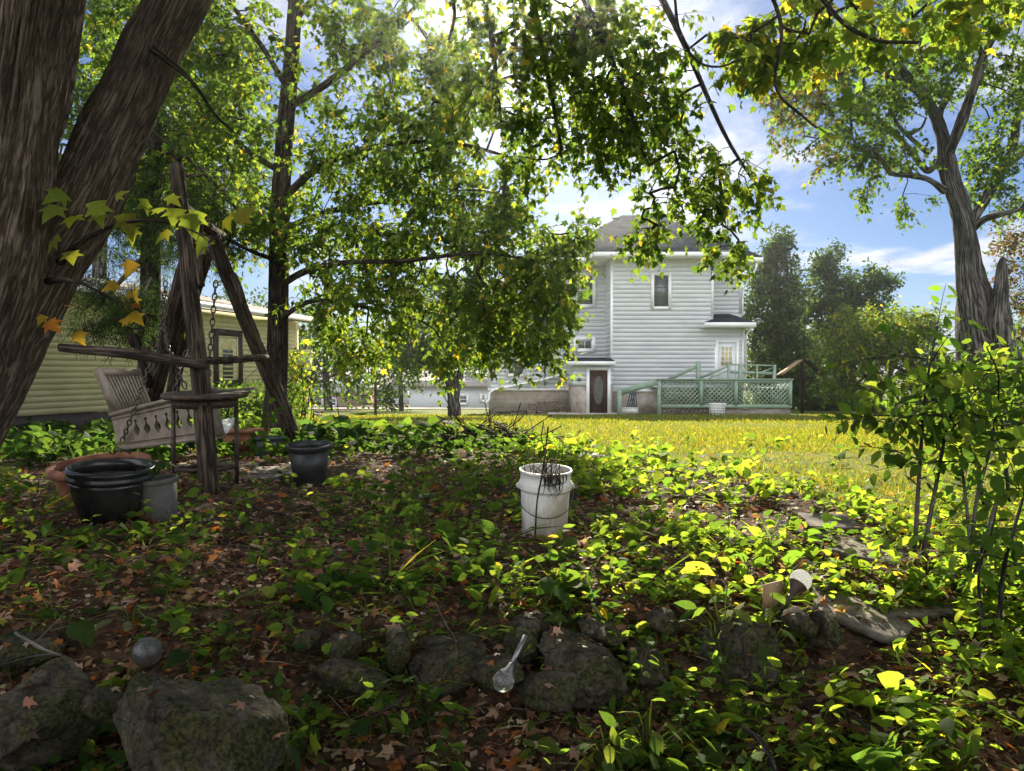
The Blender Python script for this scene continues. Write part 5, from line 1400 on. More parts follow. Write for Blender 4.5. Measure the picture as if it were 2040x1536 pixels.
# unseen canopy overhead and behind the camera, extended to shade the bed below
cr.canopy = [((-1.5, 3.0, 6.0), (3.5, 2.6, 1.2), 150), ((1.8, 2.0, 6.2), (2.8, 2.8, 1.2), 120), ((-2.5, -1.5, 5.6), (3.5, 3.0, 1.6), 150), ((2.5, -2.5, 5.8), (3.5, 3.0, 1.6), 150), ((0, -6, 4.2), (6.5, 2.2, 2.8), 300)]
cr.grow(cr.canopy, T_MAPLE_S, .23, 4, 7, .4, .5, (G_DARK, G_MID, G_LITE), (3, 4, 2), .005, 2.2, .02, .02)
finish(t, cr, "bark")

# ================================================================== MIDDLE MAPLE
base = gz_at(P(549, 880, 11))
t, cr = tree("maple_tree", "straight dark-trunked maple behind the swing with wide drooping green crown", base,
             [(546, 905, 11, 34), (548, 860, 11, 27), (550, 780, 11, 21.5), (553, 640, 11, 20), (557, 470, 11, 19), (564, 330, 11, 17.5), (573, 200, 11, 16), (584, 60, 11, 14), (597, -120, 11, 12), (612, -400, 11, 9), (630, -750, 11, 5)],
             [[(556, 570, 11, 8), (610, 540, 10.7, 6.5), (690, 523, 10.2, 5.5), (800, 520, 9.7, 4.5), (950, 505, 9.4, 3.2), (1080, 520, 9.2, 2)],
              [(560, 400, 11, 9), (640, 330, 10.8, 7), (760, 290, 10.4, 5), (900, 285, 10, 4), (1040, 320, 9.6, 2.5)],
              [(572, 215, 11, 9), (660, 160, 10.8, 7), (780, 60, 10.4, 5), (900, -60, 10, 3.5)],
              [(563, 345, 11, 7), (480, 290, 11.3, 5.5), (390, 200, 11.5, 4.5), (310, 90, 11.8, 3)],
              [(556, 470, 11, 7), (480, 420, 10.6, 5), (390, 330, 10.2, 4), (300, 260, 10, 2.5)],
              [(575, 180, 11, 7), (520, 90, 11.4, 5), (440, -20, 11.8, 4)],
              [(553, 640, 11, 6), (620, 600, 10.6, 4.5), (720, 610, 10.2, 3.5), (840, 640, 10, 2.2)],
              [(555, 520, 11, 6), (500, 500, 10.4, 4), (440, 470, 10, 3), (380, 450, 9.8, 2)],
              [(558, 460, 11, 7), (660, 420, 11.6, 5), (800, 400, 12, 4), (960, 410, 12.2, 2.5)],
              [(585, 40, 11, 8), (680, -60, 11, 6), (820, -250, 11, 4)],
              [(587, 10, 11, 8), (500, -120, 11.2, 6), (380, -300, 11.4, 4)]], M["bark"], nseg=18)
mc = [(300, 330, 10.8, 90, 110, 1.2, 40), (470, 180, 11.2, 90, 120, 1.3, 40), (360, 20, 11.4, 150, 80, 1.5, 40), (470, 440, 10.4, 80, 70, 1.0, 30), (330, 120, 11.4, 150, 150, 1.6, 74), (430, 290, 10.8, 110, 130, 1.3, 50), (470, 60, 11.5, 110, 100, 1.4, 40), (690, 90, 10.8, 150, 120, 1.6, 74), (860, 150, 10.4, 130, 140, 1.5, 71), (700, 290, 10.8, 150, 110, 1.6, 68), (900, 320, 10.2, 160, 110, 1.5, 74),
      (640, 450, 11, 100, 90, 1.4, 40), (800, 450, 10.6, 150, 90, 1.5, 65), (980, 450, 10.0, 110, 85, 1.2, 53), (1075, 530, 9.4, 62, 70, .8, 31), (960, 570, 9.8, 130, 75, 1.1, 53), (800, 590, 10.2, 140, 85, 1.3, 53), (660, 590, 10.8, 70, 75, 1.0, 24), (1100, 600, 9.3, 50, 55, .6, 17), (1080, 670, 9.3, 45, 45, .5, 14), (900, 690, 9.8, 40, 50, .6, 9), (1005, 660, 9.5, 55, 60, .6, 19), (720, 690, 10.4, 45, 45, .7, 9), (1125, 500, 9.2, 30, 40, .4, 7), (1150, 460, 9.0, 28, 26, .3, 6)]
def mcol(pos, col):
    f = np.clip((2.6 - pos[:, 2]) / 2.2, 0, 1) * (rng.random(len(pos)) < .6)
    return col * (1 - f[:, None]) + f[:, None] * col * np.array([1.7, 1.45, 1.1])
cr.grow(mc, T_MAPLE_S, .10, 4, 8, .3, .55, (G_DARK, G_MID, G_LITE, G_YEL, YEL), (1.2, 3.5, 4.5, 2.4, .3), .0045, 2.3, .03, .03, mcol)
cr.grow([(560, -300, 11, 380, 210, 2.5, 70)], T_MAPLE_S, .13, 4, 7, .4, .4, (G_DARK, G_MID, G_LITE), (3, 4, 2), .006, 2.0, .03, .03)
finish(t, cr, "bark")

# ================================================================== EVERGREEN AND TREES BEHIND ON THE LEFT
t, cr = tree("evergreen_tree", "dark evergreen with drooping boughs over the cottage roof", gz_at(P(300, 880, 10.6)), [(300, 890, 10.6, 26), (300, 600, 10.6, 20), (305, 300, 10.6, 15), (310, 0, 10.6, 9), (310, -250, 10.6, 4)],
             [[(302, 500, 10.6, 7), (240, 560, 9.9, 4.5), (190, 620, 9.4, 2.5)], [(303, 420, 10.6, 6), (370, 430, 9.9, 4), (440, 470, 9.5, 2)], [(303, 350, 10.6, 6), (400, 350, 10, 3)], [(301, 540, 10.6, 6), (280, 600, 9.6, 4), (300, 650, 9.0, 2)]], M["bark"], nseg=12)
cr.grow([(300, 430, 10.4, 150, 120, 1.1, 90), (410, 450, 9.9, 80, 70, .9, 50), (210, 590, 9.6, 80, 50, .6, 36), (280, 600, 9.4, 80, 36, .6, 30), (320, 250, 10.8, 120, 120, 1.0, 50), (240, 650, 9.3, 60, 30, .4, 12)], T_NEEDLE, .075, 5, 26, .34, .35, ((.018, .036, .016), (.028, .05, .02), (.04, .07, .026)), (4, 4, 1.5), .005, 2.4, .006, .02)
finish(t, cr, "bark")


def bgtree(name, label, rows, limbs, blobs, lsize, pal, w, barkm="bark_grey", nsub=4, per=8, sublen=.6, droop=.25, T=T_QUAD, group=None, twig=.012, shell=2.4):
    base = gz_at(P(rows[0][0], 740, rows[0][2])); t, cr = tree(name, label, base, rows, limbs, M[barkm], group, nseg=10)
    cr.grow(blobs, T, lsize, nsub, per, sublen, droop, pal, w, twig, shell, .05, .08); finish(t, cr, barkm); return t


bgtree("background_maple", "leafy tree standing behind the evergreen, seen between the trunks", [(190, 880, 19, 16), (200, 500, 19, 13), (215, 100, 19, 8)], [], [(200, 120, 19, 150, 200, 2.5, 120), (260, 330, 19, 160, 150, 2.2, 130), (420, 250, 20, 140, 160, 2.2, 70), (480, 420, 20, 120, 110, 2.0, 50)], .17, (G_DARK, G_MID, G_LITE, G_YEL), (3, 4, 3, 1), T=T_MAPLE_S)
bgtree("small_tree", "small multi-stemmed tree with rounded crown on the lawn before the street", [(905, 828, 26, 14), (904, 800, 26, 11.5), (893, 755, 26, 7), (866, 700, 26, 4)], [[(906, 802, 26, 9), (914, 755, 26, 7), (932, 690, 26, 4)], [(903, 790, 26, 9), (900, 740, 26.3, 6), (895, 680, 26.3, 3)], [(900, 770, 26, 6), (872, 745, 25.6, 4.5), (835, 720, 25.4, 2.5)]], [(870, 660, 26, 95, 75, 2.2, 120), (940, 690, 26, 60, 50, 1.4, 50), (815, 700, 25.5, 50, 40, 1.2, 35), (880, 600, 26.5, 70, 50, 1.6, 50)], .13, (G_DARK, G_MID, G_LITE), (3, 4, 2), "bark_grey", T=T_MAPLE_S)
bgtree("street_tree", "dark rounded tree beyond the cottage corner above the brick building", [(655, 822, 44, 9), (650, 760, 44, 7), (648, 700, 44, 5)], [], [(640, 690, 44, 80, 75, 3, 110), (590, 740, 44, 50, 40, 2, 40), (700, 745, 44, 40, 40, 2, 32)], .26, (G_DARK, G_MID, G_LITE), (4, 4, 1), sublen=.9, group="trees along the far street")
bgtree("street_tree", "loose tree left of the pale garage with light between its stems", [(800, 820, 42, 5), (798, 760, 42, 4), (800, 690, 42, 3)], [], [(800, 700, 42, 70, 70, 3, 70), (780, 780, 42, 24, 30, 1.2, 14)], .26, (G_DARK, G_MID, G_LITE), (4, 4, 1), sublen=.9, group="trees along the far street")
bgtree("street_tree", "broad tree rising behind the pale garage roof", [(985, 815, 70, 7), (985, 740, 70, 6), (985, 660, 70, 3)], [], [(960, 690, 70, 90, 70, 4, 100)], .4, (G_DARK, G_MID, G_LITE), (4, 4, 1), sublen=1.3, group="trees along the far street")
NAVY = ((.022, .042, .02), (.034, .062, .024), (.06, .095, .03))
bgtree("yard_tree", "tall dark pointed tree rising right beside the farmhouse", [(1545, 845, 41, 12), (1545, 700, 41, 9), (1547, 520, 41, 4)], [], [(1548, 492, 41, 22, 32, 1.2, 34), (1546, 545, 41, 42, 45, 2, 70), (1543, 620, 41, 62, 70, 2.4, 130), (1548, 715, 41, 74, 70, 2.6, 150), (1560, 790, 41, 72, 40, 2.2, 70)], .24, NAVY, (4, 4, 1.4), sublen=.55, group="trees behind the farmhouse")
bgtree("yard_tree", "broad dark tree with ragged arching top between pointed tree and yellowing tree", [(1680, 845, 44, 11), (1680, 700, 44, 9), (1690, 560, 44, 5)], [[(1690, 620, 44, 5), (1740, 580, 44, 3), (1778, 556, 44, 2)]], [(1648, 525, 44, 28, 34, 1.4, 40), (1640, 600, 44, 55, 60, 2.2, 90), (1710, 580, 44, 55, 48, 2.2, 80), (1758, 558, 43, 30, 16, .9, 20), (1690, 660, 44, 85, 70, 2.8, 140), (1650, 760, 44, 80, 70, 2.4, 100), (1740, 660, 44, 45, 60, 2, 50)], .25, NAVY, (4, 4, 2), sublen=.6, group="trees behind the farmhouse")
bgtree("crabapple_tree", "low rounded yellowing tree with leaning trunk on the lawn's far side", [(1748, 850, 33, 11), (1746, 790, 33, 9), (1735, 730, 33, 6), (1715, 680, 33, 4)], [[(1746, 800, 33, 7), (1775, 740, 33, 5), (1800, 680, 33, 3)], [(1740, 760, 33, 5), (1700, 730, 33, 3)]], [(1740, 660, 33, 90, 55, 2.2, 130), (1690, 700, 33, 60, 55, 1.8, 80), (1790, 690, 33, 75, 70, 2.2, 110), (1830, 650, 33, 45, 40, 1.4, 40), (1700, 770, 33, 55, 35, 1.4, 40), (1850, 740, 33, 50, 60, 1.8, 55)], .16, (G_MID, G_LITE, G_YEL, YEL), (2, 4, 3.5, .7), "bark", sublen=.5, T=T_MAPLE_S)
bgtree("dark_shrub", "dark bushy shrub beneath the yellowing tree", [(1690, 850, 38, 4), (1690, 800, 38, 3)], [], [(1660, 815, 38, 60, 28, 1.4, 60), (1720, 815, 38, 50, 28, 1.4, 45)], .2, NAVY, (4, 4, 1), sublen=.45, group="shrubs behind the lawn")
bgtree("dark_shrub", "dark shrub between the yellowing tree and the great trunk", [(1860, 845, 37, 4), (1860, 800, 37, 3)], [], [(1840, 805, 37, 50, 35, 1.4, 50), (1890, 795, 37, 45, 45, 1.4, 45)], .2, NAVY, (4, 4, 1), sublen=.45, group="shrubs behind the lawn")
bgtree("edge_tree", "reddish-leaved tree at the right edge behind the great trunk", [(2060, 840, 27, 8), (2060, 600, 27, 6), (2055, 440, 27, 3)], [], [(2030, 470, 27, 40, 50, 1.2, 26), (2055, 560, 27, 55, 90, 1.5, 60)], .15, ((.065, .04, .028), (.09, .06, .03), G_MID), (3, 3, 2), "bark", sublen=.5, twig=.008)
bgtree("edge_tree", "green bushy tree low at the right edge behind the great trunk", [(2050, 850, 30, 8), (2045, 760, 30, 6)], [], [(2040, 690, 30, 55, 80, 1.8, 70), (1985, 770, 31, 60, 60, 1.8, 60), (1910, 760, 34, 40, 60, 1.6, 30)], .18, (G_DARK, G_MID, G_LITE, G_YEL), (3, 4, 2, 1), "bark", sublen=.5)
for k, (px, d, hh, lab) in enumerate(((1590, 60, 640, "far tree filling the gap right of the farmhouse, low row"), (470, 60, 560, "far tree glimpsed behind the cottage roof"), (1420, 62, 600, "far tree hidden mostly by the farmhouse"))):
    if k == 2: continue
    bgtree("far_tree", lab, [(px, 815, d, 7), (px, 740, d, 5), (px, hh, d, 2)], [], [(px, (hh + 800) / 2, d, 80, (800 - hh) / 2, 4, 110)], .4, NAVY, (4, 4, 1), sublen=1.2)

# ================================================================== GREAT RIGHT TREE
base = gz_at(P(1985, 880, 16)); D_ = 16.0
t, cr = tree("silver_maple", "great spreading silver maple with massive fluted trunk on the right", base,
             [(1985, 900, D_, 68.6), (1980, 830, D_, 54.6), (1968, 760, D_, 45.8), (1952, 680, D_, 40.5), (1940, 600, D_, 33.4), (1930, 540, D_, 24.6), (1927, 490, D_, 21.1), (1920, 440, D_, 19.4), (1908, 400, D_, 18.5), (1895, 360, D_, 16.7), (1887, 320, D_, 16.7), (1880, 280, D_, 12.3), (1862, 230, D_, 10.6), (1830, 180, D_, 9.7), (1790, 130, D_, 7.9), (1770, 80, D_, 6.2), (1760, -40, D_, 4.4)],
             [[(1885, 310, D_, 13.2), (1905, 270, 15.7, 10.6), (1925, 215, 15.5, 9.7), (1945, 160, 15.3, 8.8), (1960, 110, 15.1, 7.9), (1990, 60, 15, 6.2), (2040, 0, 15, 4.4), (2100, -100, 15, 3.5)],
              [(1928, 460, D_, 13.2), (1945, 425, 16.3, 10.6), (1972, 380, 16.6, 9.7), (2000, 330, 16.8, 10.6), (2030, 310, 17, 7.9), (2090, 270, 17, 5.3)],
              [(1998, 335, 16.8, 8.8), (2018, 290, 16.8, 7.9), (2030, 220, 16.8, 7.0), (2070, 150, 16.8, 4.4)],
              [(1938, 455, D_, 7.9), (1965, 435, 15.6, 7.0), (2000, 425, 15.3, 5.3), (2060, 410, 15, 3.5)],
              [(1882, 380, D_, 7.9), (1850, 358, 15.6, 5.3), (1815, 350, 15.3, 5.3), (1775, 345, 15, 4.4), (1755, 315, 14.8, 3.5), (1725, 290, 14.6, 2.2)],
              [(1868, 320, 16.0, 7.9), (1848, 340, 16.2, 6.2), (1820, 310, 16.4, 5.3), (1800, 285, 16.5, 5.3), (1770, 255, 16.6, 5.3), (1740, 248, 16.7, 4.4), (1708, 238, 16.8, 3.5), (1700, 200, 16.8, 2.6)],
              [(1850, 305, 16, 6.2), (1820, 280, 15.8, 4.4), (1790, 250, 15.7, 3.5), (1775, 220, 15.6, 2.6)],
              [(1868, 255, D_, 7.9), (1875, 215, 16.4, 7.0), (1890, 190, 16.6, 4.4), (1888, 150, 16.7, 2.6)],
              [(1815, 265, 16.2, 5.3), (1835, 255, 16.4, 2.6), (1845, 235, 16.5, 1.8)],
              [(1835, 185, D_, 7.0), (1800, 165, 15.5, 6.2), (1760, 145, 15.2, 4.4), (1700, 120, 15, 2.6)],
              [(1790, 130, D_, 5.3), (1750, 90, 16.4, 3.5), (1700, 40, 16.6, 2.6), (1640, 0, 16.8, 1.8)],
              [(1960, 110, 15.1, 5.3), (1930, 60, 14.8, 4.4), (1900, 0, 14.6, 2.6)]], M["bark_grey"], nseg=26, wob=.09,
             extra_trunks=[[(2030, 900, 15.8, 35.2), (2012, 800, 15.75, 31.7), (1998, 720, 15.7, 29.0), (1990, 660, 15.65, 26.4), (1990, 610, 15.6, 17.6), (1994, 570, 15.6, 13.2), (1996, 535, 15.6, 9.7), (1998, 513, 15.6, 4.4)],
                           [(2070, 900, 16.3, 37.0), (2030, 800, 16.3, 33.4), (1995, 700, 16.2, 29.9), (1970, 620, 16.1, 22.9), (1948, 560, 16.05, 15.8)]])
dc = [(1600, 140, 15.2, 90, 70, 1.6, 35), (1560, 210, 15.4, 55, 40, 1.1, 15), (1690, 90, 15.5, 110, 90, 2, 58), (1640, 240, 15.6, 100, 50, 1.4, 32), (1720, 200, 15.8, 90, 70, 1.8, 40), (1800, 190, 16, 80, 80, 2, 40), (1830, 60, 15.8, 120, 80, 2.2, 63), (1960, 40, 15.6, 100, 80, 2, 46), (1720, 300, 15.2, 60, 40, 1, 19), (1780, 300, 15.6, 60, 50, 1.2, 17), (1660, 320, 15.2, 30, 22, .6, 5), (1725, 350, 15, 22, 40, .5, 7), (1820, 400, 15.2, 28, 22, .5, 5), (1990, 200, 16, 50, 90, 1.5, 29), (1985, 300, 16.4, 40, 50, 1.2, 17), (2020, 380, 16, 60, 50, 1.2, 21), (1960, 330, 16.8, 50, 60, 1, 17), (1900, 140, 16.4, 60, 60, 1.5, 23), (2060, 100, 16, 60, 150, 2, 35), (1880, -120, 16, 350, 120, 3, 92)]
def dcol(pos, col):
    red = (pos[:, 0] < (1640 - 1020) / 1500 * 15.5) & (rng.random(len(pos)) < .35)
    col[red] = col[red] * np.array([1.9, .85, 1.2]); return col
cr.grow(dc, T_MAPLE_S, .105, 4, 8, .34, .5, (G_DARK, G_MID, G_LITE, G_YEL), (2.5, 4, 3, 1), .006, 2.2, .03, .04, dcol)
finish(t, cr, "bark_grey")

# ================================================================== SAPLINGS ON THE RIGHT (near)
def sapling(label, stems, seed, lsize=.07, pal=(G_DARK, G_MID, G_LITE, G_YEL), w=(.8, 3, 4, 3), dens=1.3, name="sapling", group="young saplings at the right of the bed", side=5):
    b0 = gz_at(P(*stems[0][0][:3])); t = thing(name, label, "sapling", b0, group); st_ = Soup(); lf = Soup(); r_ = np.random.default_rng(seed)
    for rows in stems:
        q = pxpath(rows, 8)
        st_.tube(q[:, :3], q[:, 3], 7, True)
        n = len(q); pts = []; drs = []
        brs = [q[n // 4:, :3]]
        for k in range(int(side * 1.6)):
            i = r_.integers(n // 3, n - 1); p = q[i, :3]; d = unit(np.array([r_.standard_normal(), r_.standard_normal() * .7, .25 + .3 * r_.standard_normal()])); L_ = .18 + .3 * r_.random()
            path = np.array([p + d * L_ * f + np.array([0, 0, -.22 * L_ * f * f]) for f in np.linspace(0, 1, 6)]); st_.tube(path, np.linspace(q[i, 3] * .5, .0012, 6), 5, False); brs.append(path)
        for br in brs:
            seg = np.linalg.norm(np.diff(br, axis=0), axis=1); cum = np.concatenate([[0], np.cumsum(seg)]); m = max(3, int(cum[-1] / .045 * dens)); u = np.linspace(.12, 1, m) * cum[-1]
            pp = np.stack([np.interp(u, cum, br[:, j]) for j in range(3)], -1); tt = np.stack([np.interp(np.minimum(u + .02, cum[-1]), cum, br[:, j]) for j in range(3)], -1) - np.stack([np.interp(np.maximum(u - .02, 0), cum, br[:, j]) for j in range(3)], -1); tt = unit(tt)
            sgn = np.where(np.arange(m) % 2, 1, -1)[:, None]; sidev = unit(np.cross(tt, r_.standard_normal(3) * .5 + np.array([0, -1, .6]))) * sgn
            d = unit(sidev + tt * .5 + r_.standard_normal((m, 3)) * .3 + np.array([0, 0, -.35])); pts.append(pp + d * .012); drs.append(d)
        pos = np.vstack(pts); d = np.vstack(drs); m = len(pos); nn = unit(r_.standard_normal((m, 3)) * .5 + np.array([0, .45, .75]))
        put_leaves(lf, T_OVAL, pos, d, nn, lsize * (.6 + .7 * r_.random(m)), leafcol(m, pal, w))
    st_.build("stems", M["bark_grey"], t, True); lf.build("leaves", M["leaf"], t)


sapling("tall sapling with two bare lower stems, leafy above, left of the thicket", [[(1822, 1100, 3.6, 4.5), (1830, 960, 3.6, 4), (1838, 850, 3.6, 3.2), (1850, 740, 3.65, 2.4), (1868, 650, 3.7, 1.5)], [(1838, 1105, 3.6, 5), (1862, 980, 3.6, 4.2), (1885, 860, 3.6, 3.2), (1915, 760, 3.6, 2.2), (1940, 680, 3.6, 1.4)], [(1838, 850, 3.6, 2.4), (1800, 830, 3.5, 2), (1775, 850, 3.45, 1.2)]], 1, side=9)
sapling("bushy sapling at the right edge with many arching leafy shoots", [[(1930, 1150, 3.4, 5), (1945, 1000, 3.4, 4), (1975, 880, 3.4, 3), (1990, 760, 3.4, 2), (1965, 690, 3.4, 1.4)], [(1940, 1150, 3.4, 4.5), (2000, 950, 3.5, 3.5), (2040, 820, 3.5, 2.5), (2050, 720, 3.5, 1.6)], [(1935, 1120, 3.45, 4), (1920, 960, 3.6, 3), (1900, 850, 3.7, 2), (1925, 760, 3.7, 1.4)]], 2, side=10)
sapling("low leafy shoots in front of the bushy sapling at the right rim", [[(1990, 1250, 3.0, 5), (2000, 1130, 3.0, 4), (2030, 1020, 3.0, 3), (2060, 930, 3.0, 2)], [(1960, 1260, 3.0, 4), (1950, 1150, 3.05, 3), (1975, 1060, 3.1, 2), (1990, 990, 3.1, 1.4)]], 3, side=8)
sapling("slim sapling rising beside the great trunk, right of the lawn", [[(2010, 1000, 4.6, 4), (2000, 880, 4.6, 3.2), (1990, 780, 4.6, 2.4), (2000, 690, 4.6, 1.6)], [(1960, 1010, 4.7, 3.5), (1945, 900, 4.7, 2.6), (1930, 800, 4.7, 1.8)]], 4, side=9)

# ================================================================== GROUND PLANTS
def in_frustum(n, y0, y1, margin=1.0, p=1.0, xr=None):
    u = rng.random(n); y = (y0 ** (1 - p) + u * (y1 ** (1 - p) - y0 ** (1 - p))) ** (1 / (1 - p)) if abs(p - 1) > 1e-3 else y0 * (y1 / y0) ** u
    x = (rng.random(n) * 2 - 1) * (y * .70 + margin)
    return x, y


def sun_zone(x, y):
    """how densely the weeds grow: lush on the open right side, thin under the trees"""
    a = np.clip((x + .1 + .25 * (y - 3.5)) / 1.2, 0, 1); b = vnoise(x * 1.7, y * 1.7, 77); c = vnoise(x * .6 + 9, y * .6, 78)
    d_ = vnoise(x * 4.5 + 3, y * 4.5, 79)
    return np.clip(.34 + .42 * a, 0, 1) * np.clip((b * .6 + c * .5 + d_ * .4 - .52) * 2.6, 0.03, 1.2)


# things the plants leave open to view: few weeds grow right before them
OPEN = [(*P(px, py, d)[:2], r) for px, py, d, r in ((1595, 1190, 3.1, .12), (1549, 1190, 3.1, .1), (1715, 1197, 3.2, .24), (1752, 1110, 4.0, .24), (1650, 1055, 4.5, .2), (1084, 1050, 4.2, .17), (1148, 1330, 2.85, .14), (895, 1320, 2.92, .16), (1003, 1350, 2.62, .18), (385, 1400, 2.2, .2), (293, 1298, 2.6, .1), (1632, 1250, 3.0, .1), (620, 960, 6.0, .2), (220, 1000, 4.6, .3), (322, 1000, 4.6, .15), (418, 985, 5.5, .15))]


def seen(x, y):
    k = np.ones(len(x))
    for a, b, r in OPEN:
        near = (np.abs(x - a * y / b) < r) & (y > b - .45) & (y < b + .06)
        k[near] = np.minimum(k[near], .3)
    return k


def weeds(S, ST, n, y0, y1, size, hgt, T, nl, pal, w, margin=1.2, p=1.6, keep=None, stemr=.0014):
    x, y = in_frustum(n, y0, y1, margin, p)
    k = rng.random(n) < (sun_zone(x, y) * .8 * (1 - lawn_mask(x, y) * .93) if keep is None else keep(x, y)) * seen(x, y); x, y = x[k], y[k]; n = len(x); z = H(x, y)
    h = hgt * (.4 + .9 * rng.random(n)); lean = rng.standard_normal((n, 2)) * .35
    root = np.stack([x, y, z], -1); top = root + np.stack([lean[:, 0] * h, lean[:, 1] * h, h], -1)
    for i in range(n):
        ST.tube([root[i] - (0, 0, .01), top[i]], [stemr, stemr * .6], 3, False, col=(.09, .11, .03))
    m = n * nl; t = np.tile(np.linspace(.35, 1.0, nl), n); pos = np.repeat(root, nl, 0) + np.repeat(top - root, nl, 0) * t[:, None]
    ang = rng.random(m) * 6.283; d = unit(np.stack([np.cos(ang), np.sin(ang), .25 + .35 * rng.standard_normal(m)], -1)); pos = pos + d * (size * .25)
    nn = unit(rng.standard_normal((m, 3)) * .38 + np.array([0, .66, .70])); sz = np.repeat(size * (.55 + .8 * rng.random(n)), nl) * (.7 + .5 * rng.random(m))
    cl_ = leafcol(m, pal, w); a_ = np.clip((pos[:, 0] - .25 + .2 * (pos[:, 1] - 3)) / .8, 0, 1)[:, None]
    put_leaves(S, T, pos, d, nn, sz, cl_ * (1 + a_ * np.array([.5, .4, .1])))  # sunlit look put into the leaf colour: brighter and yellower to the right


S_, ST = Soup(), Soup()
GP, GW = (G_DARK, G_MID, G_LITE, G_YEL, YEL), (1.2, 3, 4, 2.5, .25)
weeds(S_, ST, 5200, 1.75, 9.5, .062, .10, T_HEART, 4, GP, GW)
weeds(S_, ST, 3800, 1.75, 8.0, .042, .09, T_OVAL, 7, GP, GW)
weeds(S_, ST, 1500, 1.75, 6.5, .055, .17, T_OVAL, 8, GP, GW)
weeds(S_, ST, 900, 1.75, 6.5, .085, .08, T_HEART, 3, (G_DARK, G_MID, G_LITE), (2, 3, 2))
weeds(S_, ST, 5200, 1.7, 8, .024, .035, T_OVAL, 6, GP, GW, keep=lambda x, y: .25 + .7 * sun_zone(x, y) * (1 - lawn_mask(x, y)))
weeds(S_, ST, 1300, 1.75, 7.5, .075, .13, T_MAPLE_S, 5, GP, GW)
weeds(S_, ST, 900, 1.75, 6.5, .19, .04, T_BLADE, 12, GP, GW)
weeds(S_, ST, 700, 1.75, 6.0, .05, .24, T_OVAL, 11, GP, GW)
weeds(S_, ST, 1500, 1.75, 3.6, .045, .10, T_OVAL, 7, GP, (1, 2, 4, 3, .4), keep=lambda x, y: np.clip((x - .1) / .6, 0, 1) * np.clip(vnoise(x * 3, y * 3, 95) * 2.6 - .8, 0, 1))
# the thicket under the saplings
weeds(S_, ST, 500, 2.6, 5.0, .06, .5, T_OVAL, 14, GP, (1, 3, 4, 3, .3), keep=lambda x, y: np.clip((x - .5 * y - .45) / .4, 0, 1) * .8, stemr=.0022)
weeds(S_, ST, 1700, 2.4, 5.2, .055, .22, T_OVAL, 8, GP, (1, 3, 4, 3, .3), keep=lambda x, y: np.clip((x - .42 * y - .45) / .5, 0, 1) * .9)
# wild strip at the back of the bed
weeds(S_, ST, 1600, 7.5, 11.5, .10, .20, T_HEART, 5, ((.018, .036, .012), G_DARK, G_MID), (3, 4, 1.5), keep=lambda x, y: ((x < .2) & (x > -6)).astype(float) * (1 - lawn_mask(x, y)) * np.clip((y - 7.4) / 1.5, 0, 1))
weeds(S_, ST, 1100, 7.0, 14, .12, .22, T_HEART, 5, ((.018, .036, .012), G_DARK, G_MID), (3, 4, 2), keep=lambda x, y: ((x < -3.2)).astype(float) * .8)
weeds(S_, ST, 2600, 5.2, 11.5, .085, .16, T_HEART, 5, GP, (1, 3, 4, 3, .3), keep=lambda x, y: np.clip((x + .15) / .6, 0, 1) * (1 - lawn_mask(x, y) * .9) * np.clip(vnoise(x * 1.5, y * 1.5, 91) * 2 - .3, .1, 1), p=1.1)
kind(S_.build("ground_cover", M["leaf"]), "stuff")
kind(ST.build("ground_cover_stems", M["leaf"]), "stuff")

# leaf litter
def litter(n, y0, y1, size, T, pal, w, p, lift, keep, onrock=False):
    S = LIT; x, y = in_frustum(n, y0, y1, 1.2, p); k = rng.random(n) < keep(x, y); x, y = x[k], y[k]; n = len(x); pos = np.stack([x, y, H(x, y) + lift * rng.random(n) + .004], -1) if not onrock else np.stack([x, y, drop(x, y, H(x, y)) + lift * rng.random(n) + .004], -1)
    ang = rng.random(n) * 6.283; d = unit(np.stack([np.cos(ang), np.sin(ang), .28 * rng.standard_normal(n)], -1)); nn = unit(rng.standard_normal((n, 3)) * .45 + np.array([0, 0, 1.0]))
    put_leaves(S, T, pos, d, nn, size * (.5 + .9 * rng.random(n)), leafcol(n, pal, w))


LIT = Soup()
LP, LW = ((.05, .026, .016), (.14, .07, .042), (.24, .125, .075), (.38, .25, .17), (.38, .14, .035), (.48, .38, .29)), (3, 5, 4, 2.2, .7, .9)
soilk = lambda x, y: (1 - lawn_mask(x, y)) * (.6 + .4 * vnoise(x * 2, y * 2, 31))
litter(26000, 1.6, 10, .035, T_QUAD, LP, LW, 1.7, .02, soilk)
litter(15000, 1.6, 10, .055, T_MAPLE_S, LP, LW, 1.6, .025, soilk)
litter(7000, 1.6, 8, .026, T_QUAD, ((.45, .37, .27), (.36, .26, .16), (.30, .14, .05)), (3, 3, 1), 1.5, .03, soilk)
litter(1500, 1.6, 9, .06, T_MAPLE, (ORG, YEL, (.36, .10, .02)), (4, 2, 2), 1.5, .03, lambda x, y: soilk(x, y) * .8)
litter(5500, 1.8, 3.7, .036, T_MAPLE_S, LP, LW, 1.2, .012, lambda x, y: np.where(((x < -.35) | (x > 2.0)) & (y < 2.6), .15, .5), True)
litter(5000, 9, 16, .06, T_QUAD, LP, LW, 1.2, .02, soilk)
kind(LIT.build("leaf_litter", M["litter"]), "stuff")
